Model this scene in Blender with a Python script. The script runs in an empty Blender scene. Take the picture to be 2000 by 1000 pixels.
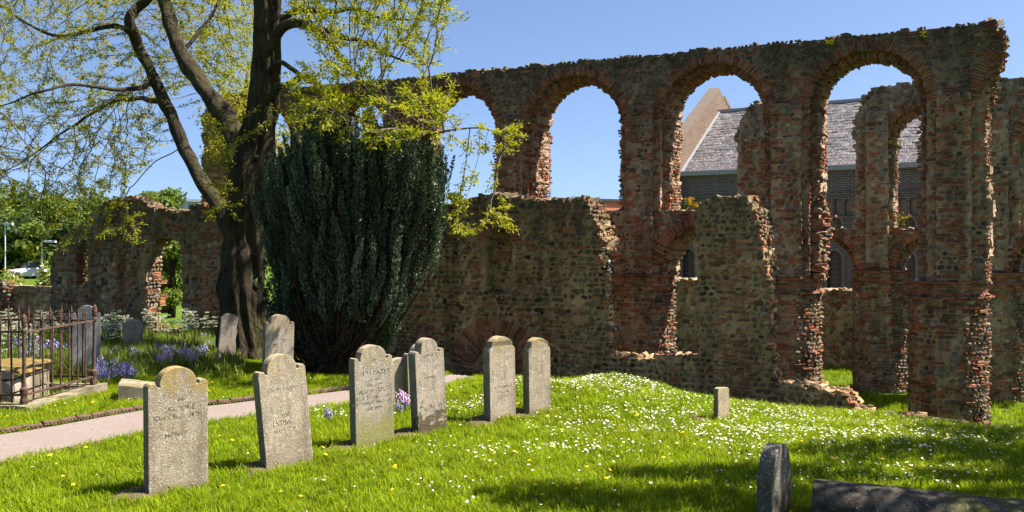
import bpy, bmesh, math, random
import numpy as np
from mathutils import Vector, Matrix, noise as mnoise
random.seed(7); rng = np.random.default_rng(11)
S = bpy.context.scene
COL = S.collection
PI = math.pi

# ------------------------------------------------------------------ camera, sky, sun, exposure
F, CH, HZ = 1900.0, 2.2, 450.0          # focal length in photo pixels, eye height, horizon row
cd = bpy.data.cameras.new('camera'); cam = bpy.data.objects.new('camera', cd); COL.objects.link(cam)
cam.location = (0, 0, CH); cam.rotation_euler = (PI/2, 0, 0)
cd.sensor_width = 36; cd.lens = 36*F/2000; cd.shift_y = (HZ-500)/2000
cd.clip_start = .1; cd.clip_end = 3000
S.camera = cam
SUN_EL, SUN_AZ = math.radians(56), math.radians(86)     # azimuth clockwise from +Y
w = bpy.data.worlds.new("World"); S.world = w; w.use_nodes = True
nt = w.node_tree; bgn = nt.nodes['Background']
sky = nt.nodes.new('ShaderNodeTexSky'); sky.sky_type = 'NISHITA'; sky.sun_disc = False
sky.sun_elevation = SUN_EL; sky.sun_rotation = SUN_AZ
sky.air_density = .62; sky.dust_density = 1.3; sky.ozone_density = 4.0; sky.altitude = 0
_tc = nt.nodes.new('ShaderNodeTexCoord'); _va = nt.nodes.new('ShaderNodeVectorMath'); _va.inputs[1].default_value = (0, 0, .06)
_vn = nt.nodes.new('ShaderNodeVectorMath'); _vn.operation = 'NORMALIZE'      # lifts the lookup a little: keeps the thick yellowish horizon layer out
nt.links.new(_tc.outputs['Generated'], _va.inputs[0]); nt.links.new(_va.outputs[0], _vn.inputs[0]); nt.links.new(_vn.outputs[0], sky.inputs['Vector'])
nt.links.new(sky.outputs[0], bgn.inputs[0]); bgn.inputs[1].default_value = 0.068
sd = bpy.data.lights.new('sun', 'SUN'); sun = bpy.data.objects.new('sun', sd); COL.objects.link(sun)
sd.energy = 4.8; sd.angle = math.radians(.53); sd.color = (1, .945, .86)
sdir = Vector((math.sin(SUN_AZ)*math.cos(SUN_EL), math.cos(SUN_AZ)*math.cos(SUN_EL), math.sin(SUN_EL)))
sun.rotation_euler = sdir.to_track_quat('Z', 'Y').to_euler(); sun.location = (30, 0, 40)
vs = S.view_settings; vs.view_transform = 'Standard'; vs.look = 'None'; vs.exposure = 1.7; vs.gamma = 1; vs.use_curve_mapping = False
S.cycles.max_bounces = 6; S.cycles.diffuse_bounces = 3; S.cycles.transmission_bounces = 4; S.cycles.transparent_max_bounces = 6
S.cycles.sample_clamp_indirect = 6

# ------------------------------------------------------------------ helpers
def Wp(px, py, Y): return Vector(((px-1000)/F*Y, Y, CH-(py-HZ)/F*Y))
def tag(o, label=None, cat=None, group=None, kind=None):
    if label: o['label'] = label
    if cat: o['category'] = cat
    if group: o['group'] = group
    if kind: o['kind'] = kind
    return o
def thing(name, label, cat, loc=(0,0,0), group=None):
    o = bpy.data.objects.new(name, None); COL.objects.link(o); o.location = loc; o.empty_display_size = .2
    return tag(o, label, cat, group, 'thing')
def put(o, parent=None):
    """link an object whose coordinates are world coordinates, under parent"""
    COL.objects.link(o)
    if parent is not None:
        o.parent = parent; m = Matrix.Identity(4); p = parent
        while p is not None:
            m = (p.matrix_parent_inverse @ p.matrix_basis if p.parent else p.matrix_basis) if p is parent else m
            p = None
        o.matrix_parent_inverse = WM(parent).inverted()
    return o
def WM(o):
    return (WM(o.parent) @ o.matrix_parent_inverse @ o.matrix_basis) if o.parent else o.matrix_basis.copy()
def npmesh(name, V, Fq, mat=None, rnd=None, smooth=False, tri=None):
    """mesh from arrays: V (n,3), Fq (m,4) quads and/or tri (k,3)"""
    V = np.asarray(V, dtype=np.float32).reshape(-1, 3)
    Fq = np.zeros((0,4), int) if Fq is None else np.asarray(Fq, dtype=np.int32).reshape(-1, 4)
    T = np.zeros((0,3), int) if tri is None else np.asarray(tri, dtype=np.int32).reshape(-1, 3)
    me = bpy.data.meshes.new(name)
    me.vertices.add(len(V)); me.vertices.foreach_set('co', V.ravel())
    loops = np.concatenate([Fq.ravel(), T.ravel()]).astype(np.int32)
    me.loops.add(len(loops)); me.loops.foreach_set('vertex_index', loops)
    starts = np.concatenate([np.arange(len(Fq))*4, len(Fq)*4+np.arange(len(T))*3]).astype(np.int32)
    me.polygons.add(len(starts)); me.polygons.foreach_set('loop_start', starts)
    me.polygons.foreach_set('use_smooth', np.full(len(starts), bool(smooth)))
    me.update(calc_edges=True)
    if rnd is not None:
        a = me.attributes.new('rnd', 'FLOAT', 'POINT'); a.data.foreach_set('value', np.asarray(rnd, dtype=np.float32))
    if mat: me.materials.append(mat)
    me.validate()
    return me
def mobj(name, V, Fq, mat, parent=None, rnd=None, smooth=False, tri=None):
    return put(bpy.data.objects.new(name, npmesh(name, V, Fq, mat, rnd, smooth, tri)), parent)
class MB:
    """collects simple solids into one mesh"""
    def __init__(s): s.v = []; s.q = []; s.t = []
    def box(s, c, hx, hy, hz, X=(1,0,0), Y=(0,1,0), Z=(0,0,1)):
        c, X, Y, Z = map(np.array, (c, X, Y, Z)); b = len(s.v)
        for k in (-1, 1):
            for j, i in ((-1,-1),(-1,1),(1,1),(1,-1)): s.v.append(c+X*hx*i+Y*hy*j+Z*hz*k)
        s.q += [[b+3,b+2,b+1,b],[b+4,b+5,b+6,b+7]]+[[b+i,b+(i+1)%4,b+4+(i+1)%4,b+4+i] for i in range(4)]
        return s
    def tube(s, pts, rad, n=6, cap=True):
        P = [np.array(p, float) for p in pts]; b0 = len(s.v)
        up = np.array([.31,.17,.93])
        for i, p in enumerate(P):
            d = P[min(i+1,len(P)-1)]-P[max(i-1,0)]; d = d/(np.linalg.norm(d)+1e-9)
            a = np.cross(d, up); 
            if np.linalg.norm(a) < .1: a = np.cross(d, [1,0,0])
            a /= np.linalg.norm(a); c = np.cross(d, a); r = rad[i] if hasattr(rad,'__len__') else rad
            for k in range(n): s.v.append(p+r*(a*math.cos(2*PI*k/n)+c*math.sin(2*PI*k/n)))
        for i in range(len(P)-1):
            for k in range(n): s.q.append([b0+i*n+k, b0+i*n+(k+1)%n, b0+(i+1)*n+(k+1)%n, b0+(i+1)*n+k])
        if cap:
            for k in range(1, n-1):
                s.t.append([b0, b0+k+1, b0+k]); e = b0+(len(P)-1)*n; s.t.append([e, e+k, e+k+1])
        return s
    def quad(s, a, b, c, d):
        k = len(s.v); s.v += [np.array(a),np.array(b),np.array(c),np.array(d)]; s.q.append([k,k+1,k+2,k+3]); return s
    def build(s, name, mat, parent=None, smooth=False):
        return mobj(name, s.v, s.q, mat, parent, smooth=smooth, tri=s.t)
    def mesh(s, name, mat, smooth=False): return npmesh(name, s.v, s.q, mat, smooth=smooth, tri=s.t)
def n2(x, y, s=1.0, o=0.0): return mnoise.noise(Vector((x*s+o, y*s-o*1.7, o*.37)))
def inpoly(x, y, P):
    c = False; n = len(P); j = n-1
    for i in range(n):
        xi, yi = P[i]; xj, yj = P[j]
        if (yi > y) != (yj > y) and x < (xj-xi)*(y-yi)/(yj-yi)+xi: c = not c
        j = i
    return c

# ------------------------------------------------------------------ materials
def newmat(name):
    m = bpy.data.materials.new(name); m.use_nodes = True; t = m.node_tree
    return m, t.nodes, t.links, t.nodes['Principled BSDF']
def _in(b, names):
    for n in names:
        if n in b.inputs: return b.inputs[n]
class G:
    """small node-graph helper"""
    def __init__(s, name): s.m, s.n, s.l, s.b = newmat(name); s._pos = None; s._nor = None
    def pos(s):
        if s._pos is None: s._geo = s.n.new('ShaderNodeNewGeometry'); s._pos = s._geo.outputs['Position']; s._nor = s._geo.outputs['Normal']
        return s._pos
    def nor(s): s.pos(); return s._nor
    def sep(s, v):
        q = s.n.new('ShaderNodeSeparateXYZ'); s.l.new(v, q.inputs[0]); return q.outputs
    def noise(s, scale, detail=3, rough=.55, vec=None, dim=None):
        q = s.n.new('ShaderNodeTexNoise'); q.inputs['Scale'].default_value = scale; q.inputs['Detail'].default_value = detail; q.inputs['Roughness'].default_value = rough
        s.l.new(vec if vec is not None else s.pos(), q.inputs['Vector']); return q.outputs['Fac']
    def objco(s):
        q = s.n.new('ShaderNodeTexCoord'); return q.outputs['Object']
    def scalev(s, v, sc):
        q = s.n.new('ShaderNodeMapping'); q.inputs['Scale'].default_value = sc; s.l.new(v, q.inputs['Vector']); return q.outputs[0]
    def math(s, op, a, b=None, clamp=False):
        q = s.n.new('ShaderNodeMath'); q.operation = op; q.use_clamp = clamp
        for i, x in enumerate((a, b)):
            if x is None: continue
            if isinstance(x, (int, float)): q.inputs[i].default_value = x
            else: s.l.new(x, q.inputs[i])
        return q.outputs[0]
    def mr(s, v, a, b, c=0., d=1., smooth=False):
        q = s.n.new('ShaderNodeMapRange'); q.clamp = True
        if smooth: q.interpolation_type = 'SMOOTHSTEP'
        s.l.new(v, q.inputs[0])
        for i, x in enumerate((a,b,c,d)): q.inputs[i+1].default_value = x
        return q.outputs[0]
    def ramp(s, v, stops, const=False):
        q = s.n.new('ShaderNodeValToRGB'); cr = q.color_ramp; cr.interpolation = 'CONSTANT' if const else 'LINEAR'
        while len(cr.elements) < len(stops): cr.elements.new(.5)
        for e, (p, c) in zip(cr.elements, stops): e.position = p; e.color = (*c, 1)
        s.l.new(v, q.inputs[0]); return q.outputs[0]
    def mix(s, f, a, b, mode='MIX'):
        q = s.n.new('ShaderNodeMix'); q.data_type = 'RGBA'; q.blend_type = mode; q.clamp_factor = True
        for i, x in ((0, f), (6, a), (7, b)):
            if isinstance(x, (int, float)): q.inputs[i].default_value = x
            elif isinstance(x, tuple): q.inputs[i].default_value = (*x, 1)
            else: s.l.new(x, q.inputs[i])
        return q.outputs[2]
    def rnd(s):
        """one random number per piece: an attribute on joined pieces, the object's own on single ones"""
        a = s.n.new('ShaderNodeAttribute'); a.attribute_name = 'rnd'; o = s.n.new('ShaderNodeObjectInfo')
        return s.math('FRACT', s.math('ADD', a.outputs['Fac'], o.outputs['Random']))
    def val(s, c, f, lo, hi): return s.mix(1.0, c, s.ramp(f, [(0,(lo,)*3),(1,(hi,)*3)]), 'MULTIPLY')
    def bump(s, h, strength=.4, dist=.02):
        q = s.n.new('ShaderNodeBump'); q.inputs['Strength'].default_value = strength; q.inputs['Distance'].default_value = dist
        s.l.new(h, q.inputs['Height']); s.l.new(q.outputs[0], s.b.inputs['Normal'])
    def done(s, color, rough=.9, spec=.2):
        if isinstance(color, tuple): s.b.inputs['Base Color'].default_value = (*color, 1)
        else: s.l.new(color, s.b.inputs['Base Color'])
        if isinstance(rough, (int, float)): s.b.inputs['Roughness'].default_value = rough
        else: s.l.new(rough, s.b.inputs['Roughness'])
        _in(s.b, ['Specular IOR Level','Specular']).default_value = spec
        return s.m

STONES = [(0,(.12,.115,.108)),(.10,(.30,.265,.22)),(.2,(.19,.155,.12)),(.32,(.06,.058,.06)),(.4,(.24,.20,.155)),(.5,(.155,.15,.15)),
          (.6,(.37,.33,.27)),(.64,(.12,.09,.066)),(.76,(.225,.16,.105)),(.85,(.17,.08,.052)),(.92,(.17,.155,.135))]
BRICKS = [(0,(.225,.09,.058)),(.18,(.29,.125,.08)),(.36,(.16,.07,.05)),(.5,(.25,.135,.085)),(.62,(.32,.17,.11)),(.76,(.10,.062,.05)),(.88,(.25,.10,.06))]
def masonry(name, base, crust, tint=(1,1,1), amt=.8, moss=.7):
    """weathered masonry; crust = (z where the black lichen crust starts, z where it is full)"""
    g = G(name); c = g.ramp(g.rnd(), base, True) if isinstance(base, list) else g.ramp(g.noise(1.7), [(.3, base), (.7, tuple(x*.72 for x in base))])
    c = g.mix(1.0, c, tint, 'MULTIPLY')
    c = g.val(c, g.noise(38, 4, .65), .6, 1.5)
    c = g.val(c, g.noise(1.3, 5, .65), .62, 1.5); c = g.val(c, g.mr(g.noise(1., 4, .6, g.scalev(g.pos(), (2.6,2.6,.35))), .36, .58), .7, 1.15)
    z = g.sep(g.pos())[2]
    k = g.math('MULTIPLY', g.mr(g.math('ADD', z, g.math('MULTIPLY', g.math('SUBTRACT', g.noise(1.3, 4, .65), .5), 2.2)), crust[0], crust[1]), g.mr(g.noise(5, 3), .25, .6, .45, 1))
    c = g.mix(g.math('MULTIPLY', k, amt), c, g.ramp(g.noise(14, 3), [(.35,(.03,.028,.022)),(.7,(.075,.066,.045))]))
    sp = g.mr(g.noise(21, 2), .66, .74); c = g.mix(g.math('MULTIPLY', sp, .55), c, (.40,.39,.35))
    mo = g.math('MULTIPLY', g.mr(g.sep(g.nor())[2], .35, .8), g.mr(g.noise(6, 4), .42, .58))
    c = g.mix(g.math('MULTIPLY', mo, moss), c, g.ramp(g.noise(9, 3), [(.3,(.06,.047,.016)),(.6,(.125,.095,.024)),(.8,(.09,.07,.042))]))
    g.bump(g.noise(60, 4, .7), .6, .015)
    return g.done(c, .93, .15)

# ------------------------------------------------------------------ terrain
gp = []
def G_(px, Y, z): gp.append(((px-1000)/F*Y, Y, z))
for px in (-600, 0, 700, 1400, 2000, 2600):
    G_(px, 3, .02)
    G_(px, 6.5, 0.)
    if px != 1400: G_(px, 8.5, 0. if px < 2000 else -.03)
for a in [(-400,10.5,0),(0,10,0),(500,11,-.03),(1000,11,0),(1400,10.6,0),(1900,10,-.05),(2400,10,-.1),
          (1000,13.6,.04),(1100,14,.03),(1200,14,-.02),(1300,13.6,-.04),(1400,13,-.14),(1500,12.6,-.12),(1680,12.4,-.18),(1900,12,-.25),(2050,12,-.3),(2500,12,-.4),
          (1020,18,-.75),(1100,17.6,-.95),(1300,17,-1.05),(1500,16.6,-1.1),(1700,15.4,-1.2),(1900,15,-1.5),(2150,14.5,-1.5),(2700,14.5,-1.6),
          (1900,18,-2.4),(1700,19,-2.3),(2200,18,-2.45),(2900,18,-2.45),
          (0,14,-.08),(150,14,-.1),(350,15,-.2),(-500,15,-.1),(0,18,-.25),(250,20.2,-.32),(435,19,-.36),(480,17,-.22),(640,17.6,-.42),(640,12.9,-.1),(820,14,-.15),(900,15.8,-.3),(900,19.5,-.8),
          (250,25,-.66),(450,24,-.66),(0,25,-.6),(-500,25,-.5),(640,22,-.85),(330,32,-1.05),
          (1300,22,-2.45),(1000,25,-2.4),(800,27,-2.2),(1700,24,-2.45),(1700,31,-2.45),(1300,31,-2.45),(1000,33,-2.4),(2100,26,-2.45),(2600,26,-2.45),
          (600,32,-1.6),(330,45,-1.65),(0,40,-1.4),(-700,40,-1.3),(1000,45,-2.2),(1700,45,-2.3),(2600,45,-2.3)]: G_(*a)
GP = np.array(gp); gxy = GP[:, :2]
def _phi(r): return np.sqrt(r*r+1.0)
_A = _phi(np.linalg.norm(gxy[:,None]-gxy[None], axis=2)); _A[np.diag_indices(len(GP))] += .002
_off = -1.0
_wt = np.linalg.solve(_A+np.eye(len(GP))*.03, GP[:,2]-_off)
def gz_np(P):
    P = np.asarray(P, float).reshape(-1, 2)
    out = np.empty(len(P))
    for i in range(0, len(P), 20000):
        q = P[i:i+20000]; out[i:i+20000] = _phi(np.linalg.norm(q[:,None]-gxy[None], axis=2))@_wt+_off
    d = np.hypot(P[:,0], P[:,1]); k = np.clip((d-42)/25, 0, 1); k = k*k*(3-2*k)
    return out*(1-k)+(-1.85)*k
def gz(x, y): return float(gz_np([(x, y)])[0])
def ray_ground(px, py, y0=3., y1=60.):
    """where the line of sight through a photo pixel first meets the ground"""
    Y = np.linspace(y0, y1, 600); X = (px-1000)/F*Y; Z = CH-(py-HZ)/F*Y
    h = Z-gz_np(np.c_[X, Y]); i = np.argmax(h < 0)
    return Vector((X[i], Y[i], Z[i])) if h[i] < 0 else None
# ------------------------------------------------------------------ ground sheet
def ground_material():
    g = G('turf'); n = g.noise(.5, 4); c = g.ramp(g.noise(7, 4), [(.3,(.04,.075,.006)),(.55,(.07,.12,.008)),(.75,(.11,.15,.016))])
    c = g.mix(g.mr(n, .45, .7, 0, .5), c, (.08,.12,.02)); g.bump(g.noise(30, 3), .8, .04)
    return g.done(c, .95, .1)
M_TURF = ground_material()
xs = np.concatenate([[-1500,-700,-300,-150,-90,-60,-45,-35,-28,-22,-18], np.arange(-15, 14.01, .25), [16,19,23,28,35,45,60,90,150,300,700,1500]])
ys = np.concatenate([[-600,-200,-60,-20,-8,-3,0], np.arange(2, 34.01, .25), [35.5,37.5,40,43,47,52,58,66,80,100,140,220,400,800,1500]])
gxx, gyy = np.meshgrid(xs, ys); Pg = np.c_[gxx.ravel(), gyy.ravel()]
zg = gz_np(Pg) + np.array([.018*n2(x, y, 2.3)+.03*n2(x, y, .7, 9) if abs(x) < 16 and y < 36 else 0 for x, y in Pg])
zg[Pg[:,1] < 2.5] = 0
nx, ny = len(xs), len(ys)
ii, jj = np.meshgrid(np.arange(nx-1), np.arange(ny-1)); a0 = (jj*nx+ii).ravel()
ground = mobj('ground', np.c_[Pg, zg], np.c_[a0, a0+1, a0+1+nx, a0+nx], M_TURF, smooth=True); tag(ground, kind='structure')

# ------------------------------------------------------------------ masonry tools
A0 = np.array([9.05, 20.0]); RU = np.array([.874, -.486]); RU /= np.linalg.norm(RU); RN = np.array([-RU[1], RU[0]])
class Fr:
    """a vertical wall frame: u runs along the wall, t into it, z up"""
    def __init__(s, O=A0, R=RU, N=RN, t=0.): s.R, s.N = np.array(R, float), np.array(N, float); s.O = np.array(O, float)+s.N*t
    def pt(s, u, z, t=0.): p = s.O+s.R*u+s.N*t; return np.array([p[0], p[1], z])
    def uz(s, px, py, t=0.):
        O = s.O+s.N*t; r = (px-1000)/F; u = (r*O[1]-O[0])/(s.R[0]-r*s.R[1]); Y = O[1]+s.R[1]*u
        return u, CH-(py-HZ)/F*Y
    def poly(s, P, t=0.): return [s.uz(x, y, t) for x, y in P]
    R3 = property(lambda s: np.array([s.R[0], s.R[1], 0])); N3 = property(lambda s: np.array([s.N[0], s.N[1], 0]))
def slab(fr, mask, u0, u1, z0, z1, tf, tb, cell=.06, jit=.018, nt=3, mb=None, tfun=None):
    """solid wall piece from a mask: front, back and ragged edges, with displaced vertices"""
    nu, nz = int((u1-u0)/cell)+1, int((z1-z0)/cell)+1
    M = np.zeros((nz+2, nu+2), bool)
    for j in range(nz):
        for i in range(nu):
            if mask(u0+(i+.5)*cell, z0+(j+.5)*cell): M[j+1, i+1] = True
    ts = np.linspace(tf, tb, nt+1)
    idx = {}; V = []; Q = []
    def vid(i, j, k):
        key = (i, j, k)
        if key not in idx:
            idx[key] = len(V); r = rng.normal(0, jit, 3); u = u0+(i-1)*cell; z = z0+(j-1)*cell
            t = ts[k]+r[2]*(1.3 if k in (0, nt) else 2)
            if tfun is not None and k == 0: t += tfun(u, z)
            V.append(fr.pt(u+r[0]+.02*mnoise.noise((u*5, z*5, k*2.)), z+r[1], t))
        return idx[key]
    for j in range(1, nz+1):
        for i in range(1, nu+1):
            if not M[j, i]: continue
            Q.append([vid(i,j,0), vid(i+1,j,0), vid(i+1,j+1,0), vid(i,j+1,0)])
            Q.append([vid(i,j,nt), vid(i,j+1,nt), vid(i+1,j+1,nt), vid(i+1,j,nt)])
            for di, dj, (a, b) in ((-1,0,((i,j+1),(i,j))), (1,0,((i+1,j),(i+1,j+1))), (0,-1,((i,j),(i+1,j))), (0,1,((i+1,j+1),(i,j+1)))):
                if M[j+dj, i+di]: continue
                for k in range(nt): Q.append([vid(*a,k), vid(*a,k+1), vid(*b,k+1), vid(*b,k)])
    if mb is not None:
        b = len(mb.v); mb.v += V; mb.q += [[x+b for x in q] for q in Q]
    return V, Q
# templates: x,y in [-1,1] on the wall face, z outwards
def stone_template(r):
    n = 8; ang = [2*PI*k/n+PI/8+r.uniform(-.18,.18) for k in range(n)]
    rad = [min(1/max(abs(math.cos(a)),abs(math.sin(a))), 1.22)*r.uniform(.84,1.02) for a in ang]
    V = []
    for zz, sc in ((-.45,.96),(.35,1.0),(.8,.66)):
        for a, q in zip(ang, rad): V.append((math.cos(a)*q*sc, math.sin(a)*q*sc, zz+(r.uniform(-.14,.14) if zz > 0 else 0)))
    V.append((r.uniform(-.2,.2), r.uniform(-.2,.2), 1.0))
    Q = [[a*n+k, a*n+(k+1)%n, (a+1)*n+(k+1)%n, (a+1)*n+k] for a in (0,1) for k in range(n)]
    T = [[2*n+k, 2*n+(k+1)%n, 3*n] for k in range(n)]
    return np.array(V), Q, T
def brick_template(r):
    j = lambda s: r.uniform(-s, s)
    c = [(-1,-1),(1,-1),(1,1),(-1,1)]
    V = [(x*.98, y*.98, -.6) for x, y in c]+[(x+j(.05), y+j(.14), .72+j(.1)) for x, y in c]+[(x*.93+j(.05), y*.72+j(.14), 1+j(.12)) for x, y in c]
    Q = [[a*4+k, a*4+(k+1)%4, a*4+4+(k+1)%4, a*4+4+k] for a in (0,1) for k in range(4)]+[[8,9,10,11]]
    return np.array(V), Q, []
_r = random.Random(5)
TPL = {'stone': [stone_template(_r) for _ in range(8)], 'brick': [brick_template(_r) for _ in range(5)]}
TPL['slate'] = [brick_template(_r) for _ in range(3)]
PALE = [(.10,.19),(.4,.49),(.6,.635),(.6,.635),(.76,.84),(.85,.91),(.92,.99)]     # pale torn-core flints, with sunlight on these faces painted into their tone
class Clad:
    """collects the stones and bricks of one wall"""
    def __init__(s): s.d = {'stone': [], 'brick': [], 'slate': []}
    def add(s, kind, P, X, Y, Z, r=None): s.d[kind].append((P, X, Y, Z, random.randrange(len(TPL[kind])), random.random() if r is None else r))
    def face(s, mp, mask, a0, a1, b0, b1, bp, row=(.07,.14), tone=None, sc=1., prot=(.006,.032), gap=.020, rot=.35, bl=(.13,.32)):
        """coursed rubble over a surface. mp(a,b) -> point, along, outward; bp(a,b) -> chance of brick"""
        b = b0
        while b < b1:
            h = random.uniform(*row)*sc; a = a0-random.random()*.1
            while a < a1:
                bb = b+.045*mnoise.noise((a*1.1, b*1.5, 3.))
                if tone is None and mnoise.noise((a*1.1+9, bb*1.3, a1*.37)) > .55 and random.random() < .7: a += .09; continue
                if random.random() < bp(a, bb+h/2)*.85:
                    n = max(1, round(h/.056)); hh = h/n; wmax = random.uniform(*bl)
                    wmax = min(wmax, a1+.04-a) if a1-a > .08 else wmax
                    for k in range(n):
                        x0 = a+(random.uniform(-.03,.03) if n > 1 else 0); zc = bb+hh*(k+.5); xc = x0+wmax/2
                        if mask(xc, zc) and mask(x0+.02, zc) and mask(x0+wmax-.02, zc):
                            P, A, N = mp(xc, zc); e = random.uniform(-.025,.025); pr = random.uniform(*prot)
                            U = np.array([0,0,1.])
                            s.add('brick', P, (A*math.cos(e)+U*math.sin(e))*(wmax/2-gap*.5), (U*math.cos(e)-A*math.sin(e))*(hh/2-max(.005, gap*.36)), N*pr)
                    a += wmax
                else:
                    wd = random.uniform(.75, 1.75)*h; xc, zc = a+wd/2, bb+h/2
                    big = 1.45 if random.random() < .06 else 1.
                    if mask(xc, zc) and mask(xc-wd*.33, zc) and mask(xc+wd*.33, zc):
                        P, A, N = mp(xc, zc); e = random.uniform(-rot, rot); U = np.array([0,0,1.]); k = random.uniform(.86, 1.04)
                        s.add('stone', P+A*random.uniform(-.01,.01), (A*math.cos(e)+U*math.sin(e))*(wd/2-gap*.5)*k*big, (U*math.cos(e)-A*math.sin(e))*(h/2-gap*.5)*random.uniform(.85,1.05)*big, N*random.uniform(*prot)*1.15, random.uniform(*random.choice(tone)) if tone else None)
                    a += wd
            b += h
    def ring(s, fr, uc, zc, r0, r1, t, a0=0., a1=PI, step=.058, prot=(.015,.045), mask=None):
        """voussoir bricks standing radially on the wall face"""
        n = int((a1-a0)*(r0+r1)/2/step)
        for k in range(n):
            a = a0+(a1-a0)*(k+.5+random.uniform(-.12,.12))/n
            rr0 = r0+random.uniform(-.015,.015); rr1 = r1+random.uniform(-.05,.03)
            d = np.array([math.cos(a), math.sin(a)]); rm = (rr0+rr1)/2
            u, z = uc+d[0]*rm, zc+d[1]*rm
            if mask is not None and not mask(u, z): continue
            rad = fr.R3*d[0]+np.array([0,0,d[1]]); tan = -fr.R3*d[1]+np.array([0,0,d[0]])
            w2 = (a1-a0)*rm/n/2-.008
            s.add('brick', fr.pt(u, z, t), rad*(rr1-rr0)/2, tan*w2, -fr.N3*random.uniform(*prot))
    def soffit(s, fr, uc, zc, R, t0, t1, a0=0., a1=PI, step=.06, mask=None, prot=(.0,.04)):
        n = int((a1-a0)*R/step); m = max(1, round((t1-t0)/.24))
        for k in range(n):
            a = a0+(a1-a0)*(k+.5)/n; d = np.array([math.cos(a), math.sin(a)])
            if mask is not None and not mask(uc+d[0]*(R+.06), zc+d[1]*(R+.06)): continue
            rad = fr.R3*d[0]+np.array([0,0,d[1]]); tan = -fr.R3*d[1]+np.array([0,0,d[0]])
            for q in range(m):
                if random.random() < .1: continue
                tc = t0+(t1-t0)*(q+.5+random.uniform(-.1,.1))/m
                s.add('brick', fr.pt(uc+d[0]*(R+.01), zc+d[1]*(R+.01), tc), fr.N3*((t1-t0)/m/2-.01), tan*(step/2-.007), -rad*random.uniform(*prot))
    def finish(s, th, mats, n=300, seen=None):
        """the pieces that show largest become parts of their own, the rest one joined part per kind"""
        for kind, L in s.d.items():
            if not L: continue
            P = np.array([x[0] for x in L]); X = np.array([x[1] for x in L]); Y = np.array([x[2] for x in L]); Z = np.array([x[3] for x in L])
            idx = np.array([x[4] for x in L]); rn = np.array([x[5] for x in L])
            nrm = Z/np.maximum(np.linalg.norm(Z, axis=1), 1e-6)[:,None]; view = np.array([0,0,CH])-P
            dist = np.linalg.norm(view, axis=1); face = (nrm*view).sum(1)/dist
            px = 1000+F*P[:,0]/P[:,1]; py = HZ+F*(CH-P[:,2])/P[:,1]
            size = np.linalg.norm(X, axis=1)*np.linalg.norm(Y, axis=1)/dist**2*np.clip(face, 0, 1)
            ok = (px > 5)&(px < 1995)&(py > 5)&(py < 995)&(face > .1)
            if seen is not None: ok &= np.array([seen(a, b) for a, b in zip(px, py)])
            size = np.where(ok, size, 0); order = np.argsort(-size); pick = [i for i in order[:n] if size[i] > 0]
            picked = np.zeros(len(L), bool); picked[pick] = True
            meshes = [npmesh(kind, V, Q, mats[kind], tri=T) for V, Q, T in TPL[kind]]
            inv = WM(th).inverted()
            for i in pick:
                o = bpy.data.objects.new(kind, meshes[idx[i]]); COL.objects.link(o); o.parent = th; o.matrix_parent_inverse = inv
                o.matrix_basis = Matrix(((X[i][0],Y[i][0],Z[i][0],P[i][0]),(X[i][1],Y[i][1],Z[i][1],P[i][1]),(X[i][2],Y[i][2],Z[i][2],P[i][2]),(0,0,0,1)))
            VV, QQ, TT, RR, base = [], [], [], [], 0
            for k, (V, Q, T) in enumerate(TPL[kind]):
                sel = np.where((idx == k)&~picked)[0]
                if not len(sel): continue
                m = len(V)
                v = P[sel][:,None]+X[sel][:,None]*V[None,:,0:1]+Y[sel][:,None]*V[None,:,1:2]+Z[sel][:,None]*V[None,:,2:3]
                v = v+rng.normal(0, .0025, v.shape)
                VV.append(v.reshape(-1,3)); off = base+np.arange(len(sel))[:,None,None]*m
                QQ.append((np.array(Q)[None]+off).reshape(-1,4))
                if len(T): TT.append((np.array(T)[None]+off).reshape(-1,3))
                RR.append(np.repeat(rn[sel], m)); base += m*len(sel)
            if VV:
                o = mobj({'stone':'rubble_stonework','brick':'brickwork','slate':'slating'}[kind], np.concatenate(VV), np.concatenate(QQ), mats[kind], th, np.concatenate(RR), tri=np.concatenate(TT) if TT else None)
                o['kind'] = 'stuff'
            print(th.name, kind, len(L))
def flat_map(fr, t=0., tfun=None): return lambda a, b: (fr.pt(a, b, t+(tfun(a, b) if tfun else 0)), fr.R3, -fr.N3)
def jamb_map(fr, u, t0, face=1, rough=.05): return lambda a, b: (fr.pt(u+face*(rough*mnoise.noise((a*3, b*2.2, u))), b, t0+a), fr.N3*face, fr.R3*face)
def cyl_map(fr, uc, tc, ru, rt): # a = angle*ru from the viewer's side, positive to the right
    def f(a, b):
        q = a/ru; d = np.array([math.sin(q), math.cos(q)])
        nn = fr.R3*d[0]/ru-fr.N3*d[1]/rt; nn /= np.linalg.norm(nn); k = 1+.025*mnoise.noise((a*2, b*2, uc))
        return fr.pt(uc+ru*d[0]*k, b, tc-rt*d[1]*k), np.array([-nn[1], nn[0], 0]), nn
    return f

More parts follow.
